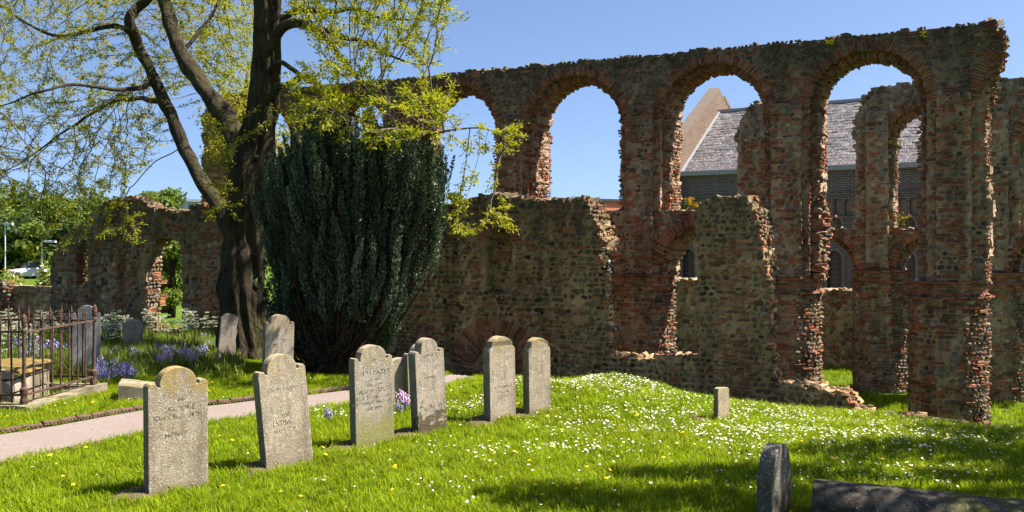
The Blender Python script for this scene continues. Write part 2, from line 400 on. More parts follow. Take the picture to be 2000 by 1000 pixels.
# ------------------------------------------------------------------ the near nave arcade
ARCS = [(-1.675,1.05),(-5.06,1.14),(-8.6,1.19),(-12.1,1.14),(-15.55,1.14),(-19.1,1.14)]
OFF, LOWR = .16, 1.06
ZT, ZC, ZGAL, ZIMP, ZBASE = 6.40, 5.92, 2.66, 1.13, -2.9
PIERS = [.03,-3.36,-6.83,-10.35,-13.83,-17.33,-20.8]
def masonry_set(pref, crust, tint=(1,1,1), amt=.8, moss=.7, brick_tint=None, core=1., st=1.):
    return {'stone': masonry(pref+'_stone', STONES, crust, tuple(v*st for v in tint), amt, moss), 'brick': masonry(pref+'_brick', BRICKS, crust, brick_tint or tint, amt*.5, moss),
            'core': masonry(pref+'_mortar', tuple(v*core for v in (.30,.24,.175)), crust, tint, amt, moss)}
MA = masonry_set('arcade', (4.4, 6.4), (.96,.82,.735), .85, .7, (1.0,.86,.78), 1.1, .88)
fa = Fr()
EDGE = [(-3,.62),(1.0,.62),(1.2,.6),(1.9,.72),(2.3,.68),(2.65,.76),(2.9,.66),(4.4,.62),(4.75,.63),(5.05,.68),(5.4,.76),(5.75,.86),(6.05,.90),(6.2,.84),(6.4,.70)]
def right_edge(z): return np.interp(z, [e[0] for e in EDGE], [e[1] for e in EDGE])+.05*mnoise.noise((z*6, 1.3, 0))+.03*mnoise.noise((z*17, 4.3, 0))
def arch_hit(u, z, grow, rag=0., rear=False):
    for i, (uc, R) in enumerate(ARCS):
        r = R+grow; d = abs(u-uc)
        if d > r+.25: continue
        if rag: r += rag*mnoise.noise((u*7, z*7, i+.5))
        zs = ZC-R
        lo = -9 if i == 0 else ZGAL+.05*mnoise.noise((u*3, 0, 1.))
        if z > zs: 
            if (u-uc)**2+(z-zs)**2 < r*r: return True
        elif z > lo and d < r: return True
        if i > 0 and z > ZIMP-.05 and (u-uc+.12)**2+(z-ZIMP)**2 < (LOWR+grow)**2: return True
    return False
def a_top(u): return ZT+.035*mnoise.noise((u*1.6, 0, 0))+.03*mnoise.noise((u*6, 3, 0))+(.0 if u > -20.5 else -(-20.5-u)*.6)
def in_wall(u, z): return ZIMP-.02 < z < a_top(u) and -21.45+.2*mnoise.noise((z*2, 5, 0)) < u < right_edge(z)
def m_main(u, z): return in_wall(u, z) and not arch_hit(u, z, OFF)
def m_inner(u, z): return in_wall(u, z) and not arch_hit(u, z, .0, .05)
def m_stub(u, z):
    return in_wall(u, z) or False
mbw = MB()
slab(fa, m_main, -21.8, 1.4, ZIMP-.02, 6.6, 0, .5, .065, .014, 2, mbw)
slab(fa, m_inner, -21.8, 1.4, ZIMP-.02, 6.6, .22, 1.02, .065, .02, 4, mbw)
ca = Clad()
def bp_wall(u, z):
    lac = .45 if abs((z*1.05+.25*mnoise.noise((u*.4, z*.3, 2.)))%1.0-.5) < .07 else 0
    if z > 4.95: return .07
    e = min(abs(u-right_edge(z)), min(abs(abs(u-c)-(r+OFF)) for c, r in ARCS))
    if z < ZGAL: return max(.42+.3*mnoise.noise((u*1.2, z*1.2, 7.)), lac)
    return max(.82 if e < .30 else .16, lac)
ca.face(flat_map(fa, 0), m_main, -21.5, 1.3, ZIMP+.02, 6.5, bp_wall)
# pilasters on the pier faces
for k, uc in enumerate(PIERS):
    ztop = 5.05; half = .32
    mk = lambda u, z, uc=uc: abs(u-uc) < half+.02*mnoise.noise((z*8, uc, 0)) and z < 5.0+.1*mnoise.noise((u*8, 0, uc))
    slab(fa, mk, uc-.45, uc+.45, ZIMP+.05, ztop, -.13, .02, .065, .012, 1, mbw)
    ca.face(flat_map(fa, -.13), lambda u, z, uc=uc: abs(u-uc) < half+.04, uc-half, uc+half, ZIMP+.08, 5.0, lambda u, z, uc=uc: (.85 if abs(abs(u-uc)-half) < .15 else .14) if z > 2.75 else .38)
    ca.face(jamb_map(fa, uc+half, -.13, 1, .01), lambda a, b: -.02 < a < .17, 0, .13, ZIMP+.08, 4.95, lambda a, b: .9, prot=(.01,.025))
# arch rings, soffits and lit reveals
for i, (uc, R) in enumerate(ARCS):
    zs = ZC-R
    inw = lambda u, z: z < a_top(u)-.16
    ca.ring(fa, uc, zs, R+OFF, R+OFF+.20, -.01, mask=inw, prot=(.005,.03)); ca.ring(fa, uc, zs, R+.0, R+OFF, .215, prot=(.005,.03))
    if i < 5: ca.soffit(fa, uc, zs, R,   .24, 1.02, mask=None)
    ca.soffit(fa, uc, zs, R+OFF, .0, .22, 0, PI)
    lo = ZIMP if i == 0 else ZGAL
    full = lambda a, b: True
    ca.face(jamb_map(fa, uc-R-OFF, 0, 1, .02), full, 0, .22, lo, zs, lambda a, b: .8, prot=(.01,.04))
    ca.face(jamb_map(fa, uc-R, .24, 1, .07), full, 0, .78, lo, zs+.02, lambda a, b: .35+.5*mnoise.noise((a, b*.8, uc)), row=(.06,.10), prot=(.012,.05), gap=.018, rot=.45, bl=(.07,.15), tone=PALE)
    if i > 0:   # lower arches
        ca.ring(fa, uc-.12, ZIMP, LOWR+OFF, LOWR+OFF+.24, -.01, .18, PI-.18); ca.ring(fa, uc-.12, ZIMP, LOWR, LOWR+OFF, .215, .05, PI-.05)
        ca.soffit(fa, uc-.12, ZIMP, LOWR, .24, 1.02); ca.soffit(fa, uc-.12, ZIMP, LOWR+OFF, 0, .22)
# the broken start of the next bay at the right-hand end
ca.face(flat_map(fa, .22), lambda u, z: R-.02 < abs(u-uc) < R+OFF+.02 and z > lo, uc-R-OFF, uc+R+OFF, lo, zs, lambda a, b: .8) if False else None
for i, (uc, R) in enumerate(ARCS):
    for s_ in (-1, 1):
        a0_ = uc+s_*(R+OFF/2)-OFF/2-.01; ca.face(flat_map(fa, .22), lambda u, z: True, a0_, a0_+OFF+.01, ZIMP if i == 0 else ZGAL, ZC-R, lambda a, b: .8, bl=(.1,.17))
ca.ring(fa, 1.72, ZC-1.05, 1.05+OFF, 1.05+OFF+.26, -.01, PI*.60, PI, mask=lambda u, z: u < right_edge(z)+.02)
ca.face(jamb_map(fa, .62, 0., 1, .05), lambda a, b: True, 0, 1.1, ZIMP, 4.7, lambda a, b: .5, row=(.06,.10), prot=(.012,.05), gap=.018, rot=.45, bl=(.07,.15), tone=PALE)
def end_map(a, b): return (fa.pt(right_edge(b)-.03, b, a), fa.N3, (fa.R3+np.array([0,0,.25]))/1.03)
ca.face(end_map, lambda a, b: True, 0, 1.1, 4.7, 6.4, lambda a, b: .55, row=(.07,.12), prot=(.05,.17), gap=.02, rot=.3)
# broken springers left on the second pier
for q in range(60):
    z = random.uniform(ZIMP, 2.9); t = random.uniform(.05, 1.05); k = math.exp(-((z-2.2)/.55)**2)
    P = fa.pt(ARCS[0][0]-ARCS[0][1]+random.uniform(-.08, .12*k+.03), z, t)
    d = np.array(rng.normal(0, .3, 3))+fa.R3; d /= np.linalg.norm(d); x = np.cross([0,0,1], d); x /= np.linalg.norm(x); y = np.cross(d, x)
    ca.add(random.choice(('brick','stone')), P, x*random.uniform(.05,.12), y*random.uniform(.025,.06), d*random.uniform(.06,.17))
# round lower piers
def pier_core(fr, uc, tc, ru, rt, z0, z1, mb):
    n, m = 40, int((z1-z0)/.1); b = len(mb.v); f = cyl_map(fr, uc, tc, ru, rt)
    for j in range(m+1):
        for k in range(n): mb.v.append(f(2*PI*k/n*ru, z0+(z1-z0)*j/m)[0]+rng.normal(0, .012, 3))
    for j in range(m):
        for k in range(n): mb.q.append([b+j*n+k, b+j*n+(k+1)%n, b+(j+1)*n+(k+1)%n, b+(j+1)*n+k])
    for k in range(1, n-1): mb.t.append([b+m*n, b+m*n+k, b+m*n+k+1])
def round_pier(cl, fr, uc, tc, ru, rt, z0, z1, mb, rough_right=True, bands=True):
    pier_core(fr, uc, tc, ru, rt, z0, z1, mb); f = cyl_map(fr, uc, tc, ru, rt); yes = lambda a, b: True
    cl.face(f, yes, -1.6*ru, .55*ru, z0+.1, z1-.32, lambda a, b: .25+.25*mnoise.noise((a*1.5, b*1.5, uc)), prot=(.008,.035))
    cl.face(f, yes, .55*ru, 2.5*ru, z0+.1, z1-.32, lambda a, b: .15, row=(.07,.12), prot=(.02,.09) if rough_right else (.02,.05), gap=.02, rot=.45, tone=PALE)
    cl.face(f, yes, -1.6*ru, 2.3*ru, z1-.26, z1-.02, lambda a, b: .75, row=(.056,.06))
    for zz in (z1-.30, z1):
        g = cyl_map(fr, uc, tc, ru+.03, rt+.03)
        cl.face(g, yes, -1.6*ru, (.9 if rough_right else 2.2)*ru, zz-.03, zz+.02, lambda a, b: 1., row=(.05,.052), prot=(.06,.10), bl=(.2,.34))
    for q in range(26):
        a = random.uniform(.5, 1.6)*ru; P, A, N = f(a, random.choice((z1-.3, z1))+random.uniform(-.04,.04)); cl.add('brick', P, A*random.uniform(.06,.13), np.array([0,0,.022]), N*random.uniform(.06,.14))
for k, uc in enumerate(PIERS[:5]): round_pier(ca, fa, uc-.17, .55, .755, .73, ZBASE, ZIMP, mbw)
def seen_arcade(px, py): return not (py > 385 and px < 1195) and not (px > 1340 and px < 1510 and py > 380) and not (px < 890 and py > 200) and not (px < 560)
th_arcade = thing('ruined_arcade', 'tall ruined flint and red brick arcade with a row of open round arches', 'ruin', tuple(fa.pt(-1.7, -2.4, .5)))
mbw.build('mortar_core', MA['core'], th_arcade)
ca.finish(th_arcade, MA, 300, seen_arcade)
# ------------------------------------------------------------------ the aisle wall in front of the arcade, with its standing fragment
fw = Fr(t=-4.9)
def masker(poly, rag=.05, fq=6.):
    xs_ = [p[0] for p in poly]; ys_ = [p[1] for p in poly]
    def f(u, z): return inpoly(u+rag*mnoise.noise((u*fq, z*fq, .3))+rag*.6*mnoise.noise((u*fq*2.7, z*fq*2.7, 5.)), z+rag*mnoise.noise((u*fq, z*fq, 8.))+rag*.6*mnoise.noise((u*fq*2.7, z*fq*2.7, 2.)), poly)
    f.box = (min(xs_)-.15, max(xs_)+.15, min(ys_)-.1, max(ys_)+.15); return f
MW = masonry_set('aisle', (1.5, 3.1), (1.0,.83,.63), .88, .5, (1.05,.95,.82), 1.2, .68)
AP = fw.poly([(650,470),(700,425),(780,414),(850,405),(885,397),(925,384),(960,380),(1010,386),(1060,391),(1110,388),(1130,389),(1140,384),(1148,394),(1154,415),(1162,440),(1172,465),(1178,488),(1178,505),(1180,530),(1184,560),(1189,640),(1194,698),(1290,700),(1366,698),(1362,640),(1358,520),(1357,440),(1362,405),(1372,392),(1400,386),(1440,384),(1456,384),(1468,398),(1474,415),(1484,440),(1488,470),(1491,500),(1494,525),(1504,560),(1508,620),(1512,690),(1514,752),(1570,754),(1620,764),(1650,772),(1662,786),(1668,799),(1685,808),(1700,815),(1760,821),(1830,829),(1885,841),(1895,900),(1895,990),(640,880)])
m_aw0 = masker(AP)
WIN = fw.poly([(948,572),(948,480),(955,460),(966,448),(978,445),(990,450),(999,463),(1003,482),(1003,572)]); m_win = masker(WIN, .02)
SLIT = fw.poly([(955,572),(956,482),(961,470),(969,470),(969,572)], .45); m_slit = masker(SLIT, .015)
REC = fw.poly([(1457,800),(1457,480),(1464,466),(1476,470),(1478,800)]); m_rec = masker(REC, .02)
HOLES = [fw.uz(*p) for p in ((1030,502),(890,495),(1166,718),(868,590),(1060,610))]
def m_aw(u, z): return m_aw0(u, z) and not m_win(u, z) and not any(abs(u-a) < .055 and abs(z-b) < .05 for a, b in HOLES)
CUT = [fw.poly(p) for p in ([(1120,500),(1230,488),(1230,694),(1120,694)],[(1440,530),(1560,505),(1560,748),(1440,748)])]
def m_awb(u, z): return m_aw0(u, z) and not m_slit(u, z) and not inpoly(u, z, CUT[0]) and not inpoly(u, z, CUT[1])
mb = MB(); B = m_aw0.box; B = (B[0], B[1], -2.2, B[3])
slab(fw, m_aw, *B, 0, .2, .065, .016, 1, mb); slab(fw, m_awb, *B, .18, .68, .075, .02, 2, mb)
caw = Clad()
uP0, uP1 = fw.uz(1393, 600)[0], fw.uz(1457, 600)[0]; uWl, uWr = fw.uz(948, 500)[0], fw.uz(1003, 500)[0]
RA = fw.uz(966, 722); WA = fw.uz(976, 474)
def bp_aw(u, z):
    if uP0 < u < uP1 and z < fw.uz(1420, 448)[1]: return .93
    if u > uP0-1.2: return .13
    if abs(u-uWl) < .22 or 0 < u-uWr < .35: return .75 if .3 < z < 2.3 else .2
    if math.hypot(u-RA[0], z-RA[1]) < .45: return .1
    return max(.08, .22+.55*mnoise.noise((u*.8, z*1.1, 4.)))
def out_rings(u, z): return m_aw(u, z) and not (.46 < math.hypot(u-RA[0], z-RA[1]) < 1.08 and z > RA[1]) and not (.27 < math.hypot(u-WA[0], z-WA[1]) < .55 and z > WA[1])
caw.face(flat_map(fw), out_rings, B[0], B[1], -1.25, 3.0, bp_aw, row=(.07,.13), gap=.03)
caw.ring(fw, RA[0], RA[1], .46, .76, -.01, 0, PI); caw.ring(fw, RA[0], RA[1], .78, 1.07, -.005, .1, PI-.1)
caw.ring(fw, WA[0], WA[1], .28, .54, -.01, 0, PI, mask=m_aw)
caw.face(flat_map(fw, .18), lambda u, z: m_win(u, z) and not m_slit(u, z), uWl, uWr, fw.uz(975,572)[1], fw.uz(975,444)[1]+.02, lambda a, b: .45)
if False: caw.face(flat_map(fw, .40), m_rec, fw.uz(1456,600)[0], fw.uz(1478,600)[0], -1.2, 2.0, lambda a, b: .3)
# ragged ends that catch the sun
def edge_of(mask, z, lo, hi, side=1):
    us = np.arange(hi, lo, -.03) if side > 0 else np.arange(lo, hi, .03)
    for u in us:
        if mask(u, z): return u
    return None
def ragged(cl, fr, mask, lo, hi, z0, z1, depth, bprob=.45, prot=(.015,.075)):
    def mp(a, b):
        u = edge_of(mask, b, lo, hi); u = lo if u is None else u
        return fr.pt(u, b, a), fr.N3, fr.R3
    cl.face(mp, lambda a, b: edge_of(mask, b, lo, hi) is not None, 0, depth, z0, z1, lambda a, b: bprob, row=(.07,.12), prot=prot, gap=.018, rot=.45, bl=(.07,.15), tone=PALE)
ua, ub = fw.uz(1130,500)[0], fw.uz(1215,500)[0]; ragged(caw, fw, m_aw0, ua, ub, fw.uz(1180,494)[1], fw.uz(1160,392)[1], .68); ragged(caw, fw, m_aw0, ua, ub, fw.uz(1180,690)[1], fw.uz(1180,494)[1], .2)
ua, ub = fw.uz(1470,500)[0], fw.uz(1525,500)[0]; ragged(caw, fw, m_aw0, ua, ub, fw.uz(1490,522)[1], fw.uz(1480,392)[1], .68); ragged(caw, fw, m_aw0, ua, ub, fw.uz(1500,750)[1], fw.uz(1490,522)[1], .2)
ua, ub = fw.uz(1560,780)[0], fw.uz(1720,780)[0]; ragged(caw, fw, m_aw0, ua, ub, -1.2, fw.uz(1600,770)[1], .72)
# loose stones bedded along the wall tops
def top_of(mask, u, z0, z1):
    for z in np.arange(z1, z0, -.04):
        if mask(u, z): return z
    return None
def wall_tops(cl, fr, mask, u0, u1, z0, z1, depth, dens=9., big=.11):
    for _ in range(int((u1-u0)*depth*dens*3)):
        u = random.uniform(u0, u1); z = top_of(mask, u, z0, z1)
        if z is None: continue
        t = random.uniform(.02, depth); d = np.array([random.uniform(-.35,.35), random.uniform(-.35,.35), 1.]); d /= np.linalg.norm(d)
        x = np.cross(d, [random.random()-.5, random.random()-.5, .1]); x /= np.linalg.norm(x); y = np.cross(d, x)
        cl.add('stone' if random.random() < .8 else 'brick', fr.pt(u, z-.01, t), x*random.uniform(.04, big), y*random.uniform(.03, big*.8), d*random.uniform(.02,.07))
wall_tops(caw, fw, m_aw0, B[0]+.1, B[1]-.1, -1.3, 3., .7)
th_aisle = thing('ruined_aisle_wall', 'broken flint and brick aisle wall in front of the tall arches, with a narrow window', 'ruin', tuple(fw.pt(-7, -1, .4)))
mb.build('mortar_core', MW['core'], th_aisle)
caw.finish(th_aisle, MW, 300, lambda px, py: px > 860 and py < 835)

# ------------------------------------------------------------------ the wall stump further left, with doorway and niche
WP_ = fw.poly([(96,640),(98,560),(101,512),(110,482),(124,462),(142,446),(163,432),(184,408),(208,394),(235,388),(262,387),(288,394),(300,411),(318,407),(335,412),(352,410),(372,406),(392,398),(412,402),(440,415),(470,440),(478,560),(480,720),(92,720)])
m_w0 = masker(WP_); DOOR = fw.poly([(286,645),(287,520),(292,492),(303,472),(320,463),(337,465),(350,478),(356,500),(357,645)])
m_door = masker(DOOR, .02); NIC = fw.poly([(149,556),(150,490),(156,474),(164,468),(171,474),(174,490),(174,556)]); m_nic = masker(NIC, .02)
NS = fw.poly([(160,553),(162,480),(174,472),(178,490),(178,553)], .3); m_ns = masker(NS, .02)
WH = [fw.uz(*p) for p in ((200,547),(363,548),(116,542),(362,470))]
m_w = lambda u, z: m_w0(u, z) and not m_door(u, z) and not m_nic(u, z) and not any(abs(u-a) < .07 and abs(z-b) < .06 for a, b in WH)
m_wb = lambda u, z: m_w0(u, z) and not m_door(u, z) and not m_ns(u, z)
mb = MB(); B = m_w0.box; slab(fw, m_w, *B, 0, .2, .075, .016, 1, mb); slab(fw, m_wb, *B, .18, .38, .075, .018, 2, mb)
cww = Clad(); pil = [fw.uz(x, 560)[0] for x in (218, 245, 385, 425)]
def bp_w(u, z):
    if pil[0] < u < pil[1] or pil[2] < u < pil[3]: return .9
    return .2+.3*mnoise.noise((u, z, 3.))
cww.face(flat_map(fw), m_w, B[0], B[1], -.9, 3.1, bp_w, row=(.09,.17))
ud = fw.uz(288, 560)[0]
cww.face(jamb_map(fw, ud+.035, 0, 1, .02), lambda a, b: True, 0, .38, -.7, 1.75, lambda a, b: .25, row=(.08,.13), tone=[(.2,.31),(.64,.75),(.32,.39)])  # darker stones picked here, painting the reveal as shaded
un = fw.uz(150, 520)[0]; cww.face(jamb_map(fw, un, .0, 1, .02), lambda a, b: True, 0, .4, fw.uz(150,553)[1], fw.uz(150,485)[1], lambda a, b: .8)
wall_tops(cww, fw, m_w0, B[0]+.1, B[1]-.1, -.6, 3.2, .5, 9, .14)
MX = masonry_set('stump', (1.3, 3.4), (.92,.80,.64), .8, .5)
th_west = thing('ruined_wall', 'low stump of flint wall with an arched doorway, left of the big tree trunk', 'ruin', tuple(fw.pt(-17, -.6, .3)))
mb.build('mortar_core', MX['core'], th_west)
cww.finish(th_west, MX, 200, lambda px, py: px < 445 and py < 650)

# ------------------------------------------------------------------ the far arcade across the nave
ff = Fr(t=7.72); MF = masonry_set('far_arcade', (5.0, 7.0), (1.02,.93,.86), .6, .6)
FPOLY = ff.poly([(1428,1000),(1430,560),(1434,440),(1437,395),(1441,330),(1437,268),(1445,240),(1455,214),(1474,200),(1500,197),(1545,225),(1580,330),(1600,440),(1640,444),(1668,446),(1670,300),(1665,255),(1672,225),(1686,188),(1702,173),(1740,168),(1800,160),(1935,154),(2120,147),(2120,1000)])
m_f0 = masker(FPOLY, .06, 4); pc = [ff.uz(x, 500)[0] for x in (1492, 1716, 1948, 2190)]
fz = 1.02; fg = 2.27
ua0 = ff.uz(1742, 400)[0]; FA = (ua0+1.02, 1.02, 5.62)      # upper opening: centre, radius, crown
FL = [((pc[0]+pc[1])/2, .93), ((pc[1]+pc[2])/2, .93), ((pc[2]+pc[3])/2, .93)]
def m_far(grow):
    def f(u, z):
        if z < fz-.02 or not m_f0(u, z): return False
        r = FA[1]+grow; zs = FA[2]-FA[1]
        for uc in (FA[0], FA[0]+3.42):
            if abs(u-uc) < r and fg < z and (z < zs or math.hypot(u-uc, z-zs) < r): return False
        return not any(math.hypot(u-uc, z-fz) < q+grow for uc, q in FL)
    return f
mb = MB(); B = m_f0.box; B = (B[0], B[1], fz-.05, B[3])
slab(ff, m_far(.15), *B, 0, .45, .085, .018, 1, mb); slab(ff, m_far(0), *B, .2, 1.0, .085, .022, 3, mb)
cf = Clad(); mf = m_far(.15)
def bp_f(u, z):
    e = min(abs(abs(u-FA[0])-1.24), min(abs(u-c+.62) for c in pc), min(abs(u-c-.55) for c in pc))
    return .1 if z > 4.9 else (.8 if e < .22 else .25)
cf.face(flat_map(ff), mf, B[0], B[1], fz, 6.7, bp_f, row=(.10,.17))
zs = FA[2]-FA[1]; ok = lambda u, z: m_f0(u, z)
for uc in (FA[0], FA[0]+3.42):
    cf.ring(ff, uc, zs, 1.17, 1.4, -.01, mask=ok, step=.075); cf.ring(ff, uc, zs, 1.02, 1.17, .19, mask=ok, step=.075); cf.soffit(ff, uc, zs, 1.02, .22, 1.0, step=.08)
    cf.face(jamb_map(ff, uc-1.02, .2, 1, .05), lambda a, b: True, 0, .8, fg, zs, lambda a, b: .5, row=(.07,.11), prot=(.02,.07), gap=.02, rot=.4, bl=(.08,.16), tone=PALE)
for uc, q in FL:
    cf.ring(ff, uc, fz, q+.15, q+.38, -.01, mask=ok, step=.075); cf.ring(ff, uc, fz, q, q+.15, .19, mask=ok, step=.075); cf.soffit(ff, uc, fz, q, .22, 1., step=.08)
for c in pc[1:3]:    # shallow pilaster on each pier
    mk = lambda u, z, c=c: abs(u-c+.03) < .33+.02*mnoise.noise((z*8, c, 0)) and z < 5.6
    slab(ff, mk, c-.5, c+.5, fz+.1, 5.7, -.12, .02, .085, .012, 1, mb)
    cf.face(flat_map(ff, -.12), mk, c-.4, c+.34, fz+.1, 5.6, lambda u, z, c=c: .8 if abs(abs(u-c+.03)-.33) < .14 else .18, row=(.1,.16))
for c in pc[:3]: round_pier(cf, ff, c, .5, .78, .72, -2.8, fz, mb)
wall_tops(cf, ff, m_f0, B[0]+.1, B[1]-.1, fg, 7., 1., 5, .12)
th_far = thing('ruined_arcade', 'far row of broken arches across the nave, seen through the tall near arches', 'ruin', tuple(ff.pt(-2.5, -2.4, .5)))
mb.build('mortar_core', MF['core'], th_far)
cf.finish(th_far, MF, 150, lambda px, py: (1620 < px < 1790 or px > 1940 or (1436 < px < 1485 and py < 380)) and py < 760)

# north aisle wall behind it
fn = Fr(t=12.2); NP_ = fn.poly([(1190,1000),(1190,549),(1300,546),(1365,545),(1500,557),(1620,567),(1665,565),(1800,570),(2150,577),(2150,1000)])
m_n = masker(NP_, .05, 4); mb = MB(); B = m_n.box; slab(fn, m_n, B[0], B[1], -2.7, B[3], 0, .8, .12, .03, 2, mb)
cn = Clad(); cn.face(flat_map(fn), m_n, B[0], B[1], -2.6, 1.5, lambda u, z: .2+.3*mnoise.noise((u, z, 1.)), row=(.12,.2)); wall_tops(cn, fn, m_n, B[0]+.2, B[1]-.2, -1, 2, .7, 5, .15)
th_north = thing('ruined_wall', 'low dark flint wall seen beneath the far arches, the church behind it', 'ruin', tuple(fn.pt(0, -2.4, .4)))
mb.build('mortar_core', MF['core'], th_north); cn.finish(th_north, MF, 60, lambda px, py: 1615 < px < 1660 or 1320 < px < 1355)

# ------------------------------------------------------------------ low brick boundary wall at the left
fb = Fr(t=-3.6); BPOLY = fb.poly([(-420,556),(-4,557),(22,559),(100,559),(118,560),(118,700),(-420,700)])
m_b = masker(BPOLY, .012); mb = MB(); B = m_b.box; slab(fb, m_b, *B, 0, .3, .09, .008, 1, mb)
cb = Clad(); cb.face(flat_map(fb), m_b, B[0], B[1], -.9, 1.2, lambda u, z: 1., row=(.066,.068), bl=(.2,.23), prot=(.004,.012), gap=.014)
cb.face(jamb_map(fb, fb.uz(24,580)[0], -.16, 1, .03), lambda a, b: True, 0, .2, -.3, .62, lambda a, b: .9, prot=(.03,.09))
slab(fb, lambda u, z: abs(u-fb.uz(2,580)[0]) < .33 and z < .66+.08*mnoise.noise((u*5, 0, 0)), fb.uz(2,580)[0]-.5, fb.uz(2,580)[0]+.5, -.9, .8, -.18, .0, .07, .02, 1, mb)
cb.face(flat_map(fb, -.18), lambda u, z: True, fb.uz(2,580)[0]-.33, fb.uz(2,580)[0]+.33, -.9, .66, lambda u, z: .8, prot=(.02,.07))
th_b = thing('boundary_wall', 'low red brick boundary wall with a broken stub, behind the iron railings', 'wall', tuple(fb.pt(-20, -.6, .2)))
MBR = masonry_set('boundary', (.45, 1.2), (1,1,.95), .6, .6); mb.build('mortar_core', MBR['core'], th_b); cb.finish(th_b, MBR, 60, lambda px, py: px < 100 and py < 600)

# ------------------------------------------------------------------ church with slate roof beyond the ruin
SD = 0
E0 = Wp(1600, 331, 38.); RC = np.array([.793, -.609]); RC /= np.linalg.norm(RC); NC = np.array([-RC[1], RC[0]]); fc = Fr(np.array([E0.x, E0.y]), RC, NC)
best = min(np.arange(2.5, 9, .05), key=lambda T: abs(fc.uz(1405, 220, T)[0]-fc.uz(1328, 336, 0)[0]))
TR = float(best); UG, ZR = fc.uz(1405, 220, TR); ZE = E0.z; U1 = 16.
print('church', TR, UG, ZR, ZE)
ang = math.atan2(RC[1], RC[0])
def church_brick(name, dark):
    g = G(name); q = g.n.new('ShaderNodeMapping'); q.vector_type = 'POINT'; q.inputs['Rotation'].default_value = (0, 0, -ang); g.l.new(g.pos(), q.inputs[0])
    x, y, z = g.sep(q.outputs[0]); cb_ = g.n.new('ShaderNodeCombineXYZ'); g.l.new(g.math('ADD', x, y), cb_.inputs[0]); g.l.new(z, cb_.inputs[1])
    b = g.n.new('ShaderNodeTexBrick'); g.l.new(cb_.outputs[0], b.inputs['Vector']); b.inputs['Scale'].default_value = 1.; b.inputs['Brick Width'].default_value = .26; b.inputs['Row Height'].default_value = .088; b.inputs['Mortar Size'].default_value = .012
    if dark: cols = ((.075,.07,.07),(.12,.105,.095),(.24,.22,.20))
    else: cols = ((.165,.10,.065),(.12,.07,.048),(.21,.175,.135))
    for i, c in enumerate(cols): b.inputs[i+1].default_value = (*c, 1)
    return g.done(g.val(b.outputs['Color'], g.noise(2.2, 4), .7, 1.3), .9, .2)
M_CBD, M_CBR = church_brick('church_dark_brick', True), church_brick('church_gable_brick', False)
def simple(name, c, rough=.8, var=.25, sc=6, spec=.25, bump=0):
    g = G(name); col = g.val(g.mix(1., (1,1,1), c, 'MULTIPLY'), g.noise(sc, 4), 1-var, 1+var)
    if bump: g.bump(g.noise(sc*5, 4), bump, .01)
    return g.done(col, rough, spec)
M_LEAD = simple('lead', (.30,.31,.32), .55); M_LST = simple('limestone', (.20,.18,.15), .9); M_PANEL = simple('panel_render', (.33,.28,.22), .9)
def glass_dark(name):
    g = G(name); return g.done(g.val(g.mix(1., (1,1,1), (.035,.04,.05), 'MULTIPLY'), g.noise(9), .6, 1.5), .25, .5)
M_GLASS = glass_dark('leaded_glass')
M_COP = simple('coping', (.17,.13,.10), .9, .35, 9)
g = G('slate'); c = g.ramp(g.rnd(), [(0,(.085,.074,.078)),(.3,(.11,.098,.098)),(.55,(.068,.062,.067)),(.75,(.15,.135,.128)),(.9,(.10,.078,.084))], True)
c = g.val(c, g.noise(1.3, 4), .6, 1.5); c = g.mix(g.mr(g.noise(16, 3), .55, .68, 0, .75), c, (.46,.44,.41)); M_SLATE = g.done(c, .62, .35)
church = thing('church', 'dark brick church with a slate roof and raised brick gable, behind the ruined arches', 'church', tuple(fc.pt(0, -2.4, 2)))
def cbox(m, u0, u1, z0, z1, t0, t1):
    m.box(fc.pt((u0+u1)/2, (z0+z1)/2, (t0+t1)/2), (u1-u0)/2, (t1-t0)/2, (z1-z0)/2, fc.R3, fc.N3); return m
ub_ = [fc.uz(x, 430)[0] for x in (1345, 1487, 1630, 1772, 1915)]
wins = [(u, fc.uz(1630, y1)[1], fc.uz(1630, y2)[1]) for u in ub_ for y1, y2 in ((423, 470), (490, 590))]
dz_ = fc.uz(1640, 388)[1]
panels = np.arange(UG+.4, U1-1, .40)
def chole(u, z):
    for uc, zt, zb in wins:
        if abs(u-uc) < .30 and zb < z and (z < zt-.30 or math.hypot(u-uc, z-zt+.30) < .30): return True
    if dz_-.62 < z < dz_:
        k = (u-(UG+.4))/.40; d = (k-round(k))*.40
        if abs(d) < .15 and (z < dz_-.15 or math.hypot(d, z-dz_+.15) < .15): return True
    return False
mb = MB(); slab(fc, lambda u, z: not chole(u, z), UG, U1, -2.6, ZE-.05, 0, .25, .05, .0, 1, mb)
mb.build('wall', M_CBD, church); m = MB(); cbox(m, UG, U1, -2.6, ZE-.1, .4, 2*TR)
cbox(m, UG+.01, U1-.01, dz_+.14, dz_+.26, -.06, 0.01); cbox(m, UG+.01, U1-.01, dz_-.78, dz_-.68, -.05, .01); m.build('string_course', M_CBD, church)
m = MB(); cbox(m, UG+.02, U1-.02, dz_-.72, dz_+.1, .20, .32); m.build('blind_arcade', M_PANEL, church)
m = MB(); cbox(m, UG, U1, ZE-.06, ZE+.13, -.22, .12); m.build('gutter', M_LEAD, church)
m = MB(); cbox(m, UG, U1, ZR-.02, ZR+.12, TR-.14, TR+.14); m.build('ridge', M_LEAD, church)
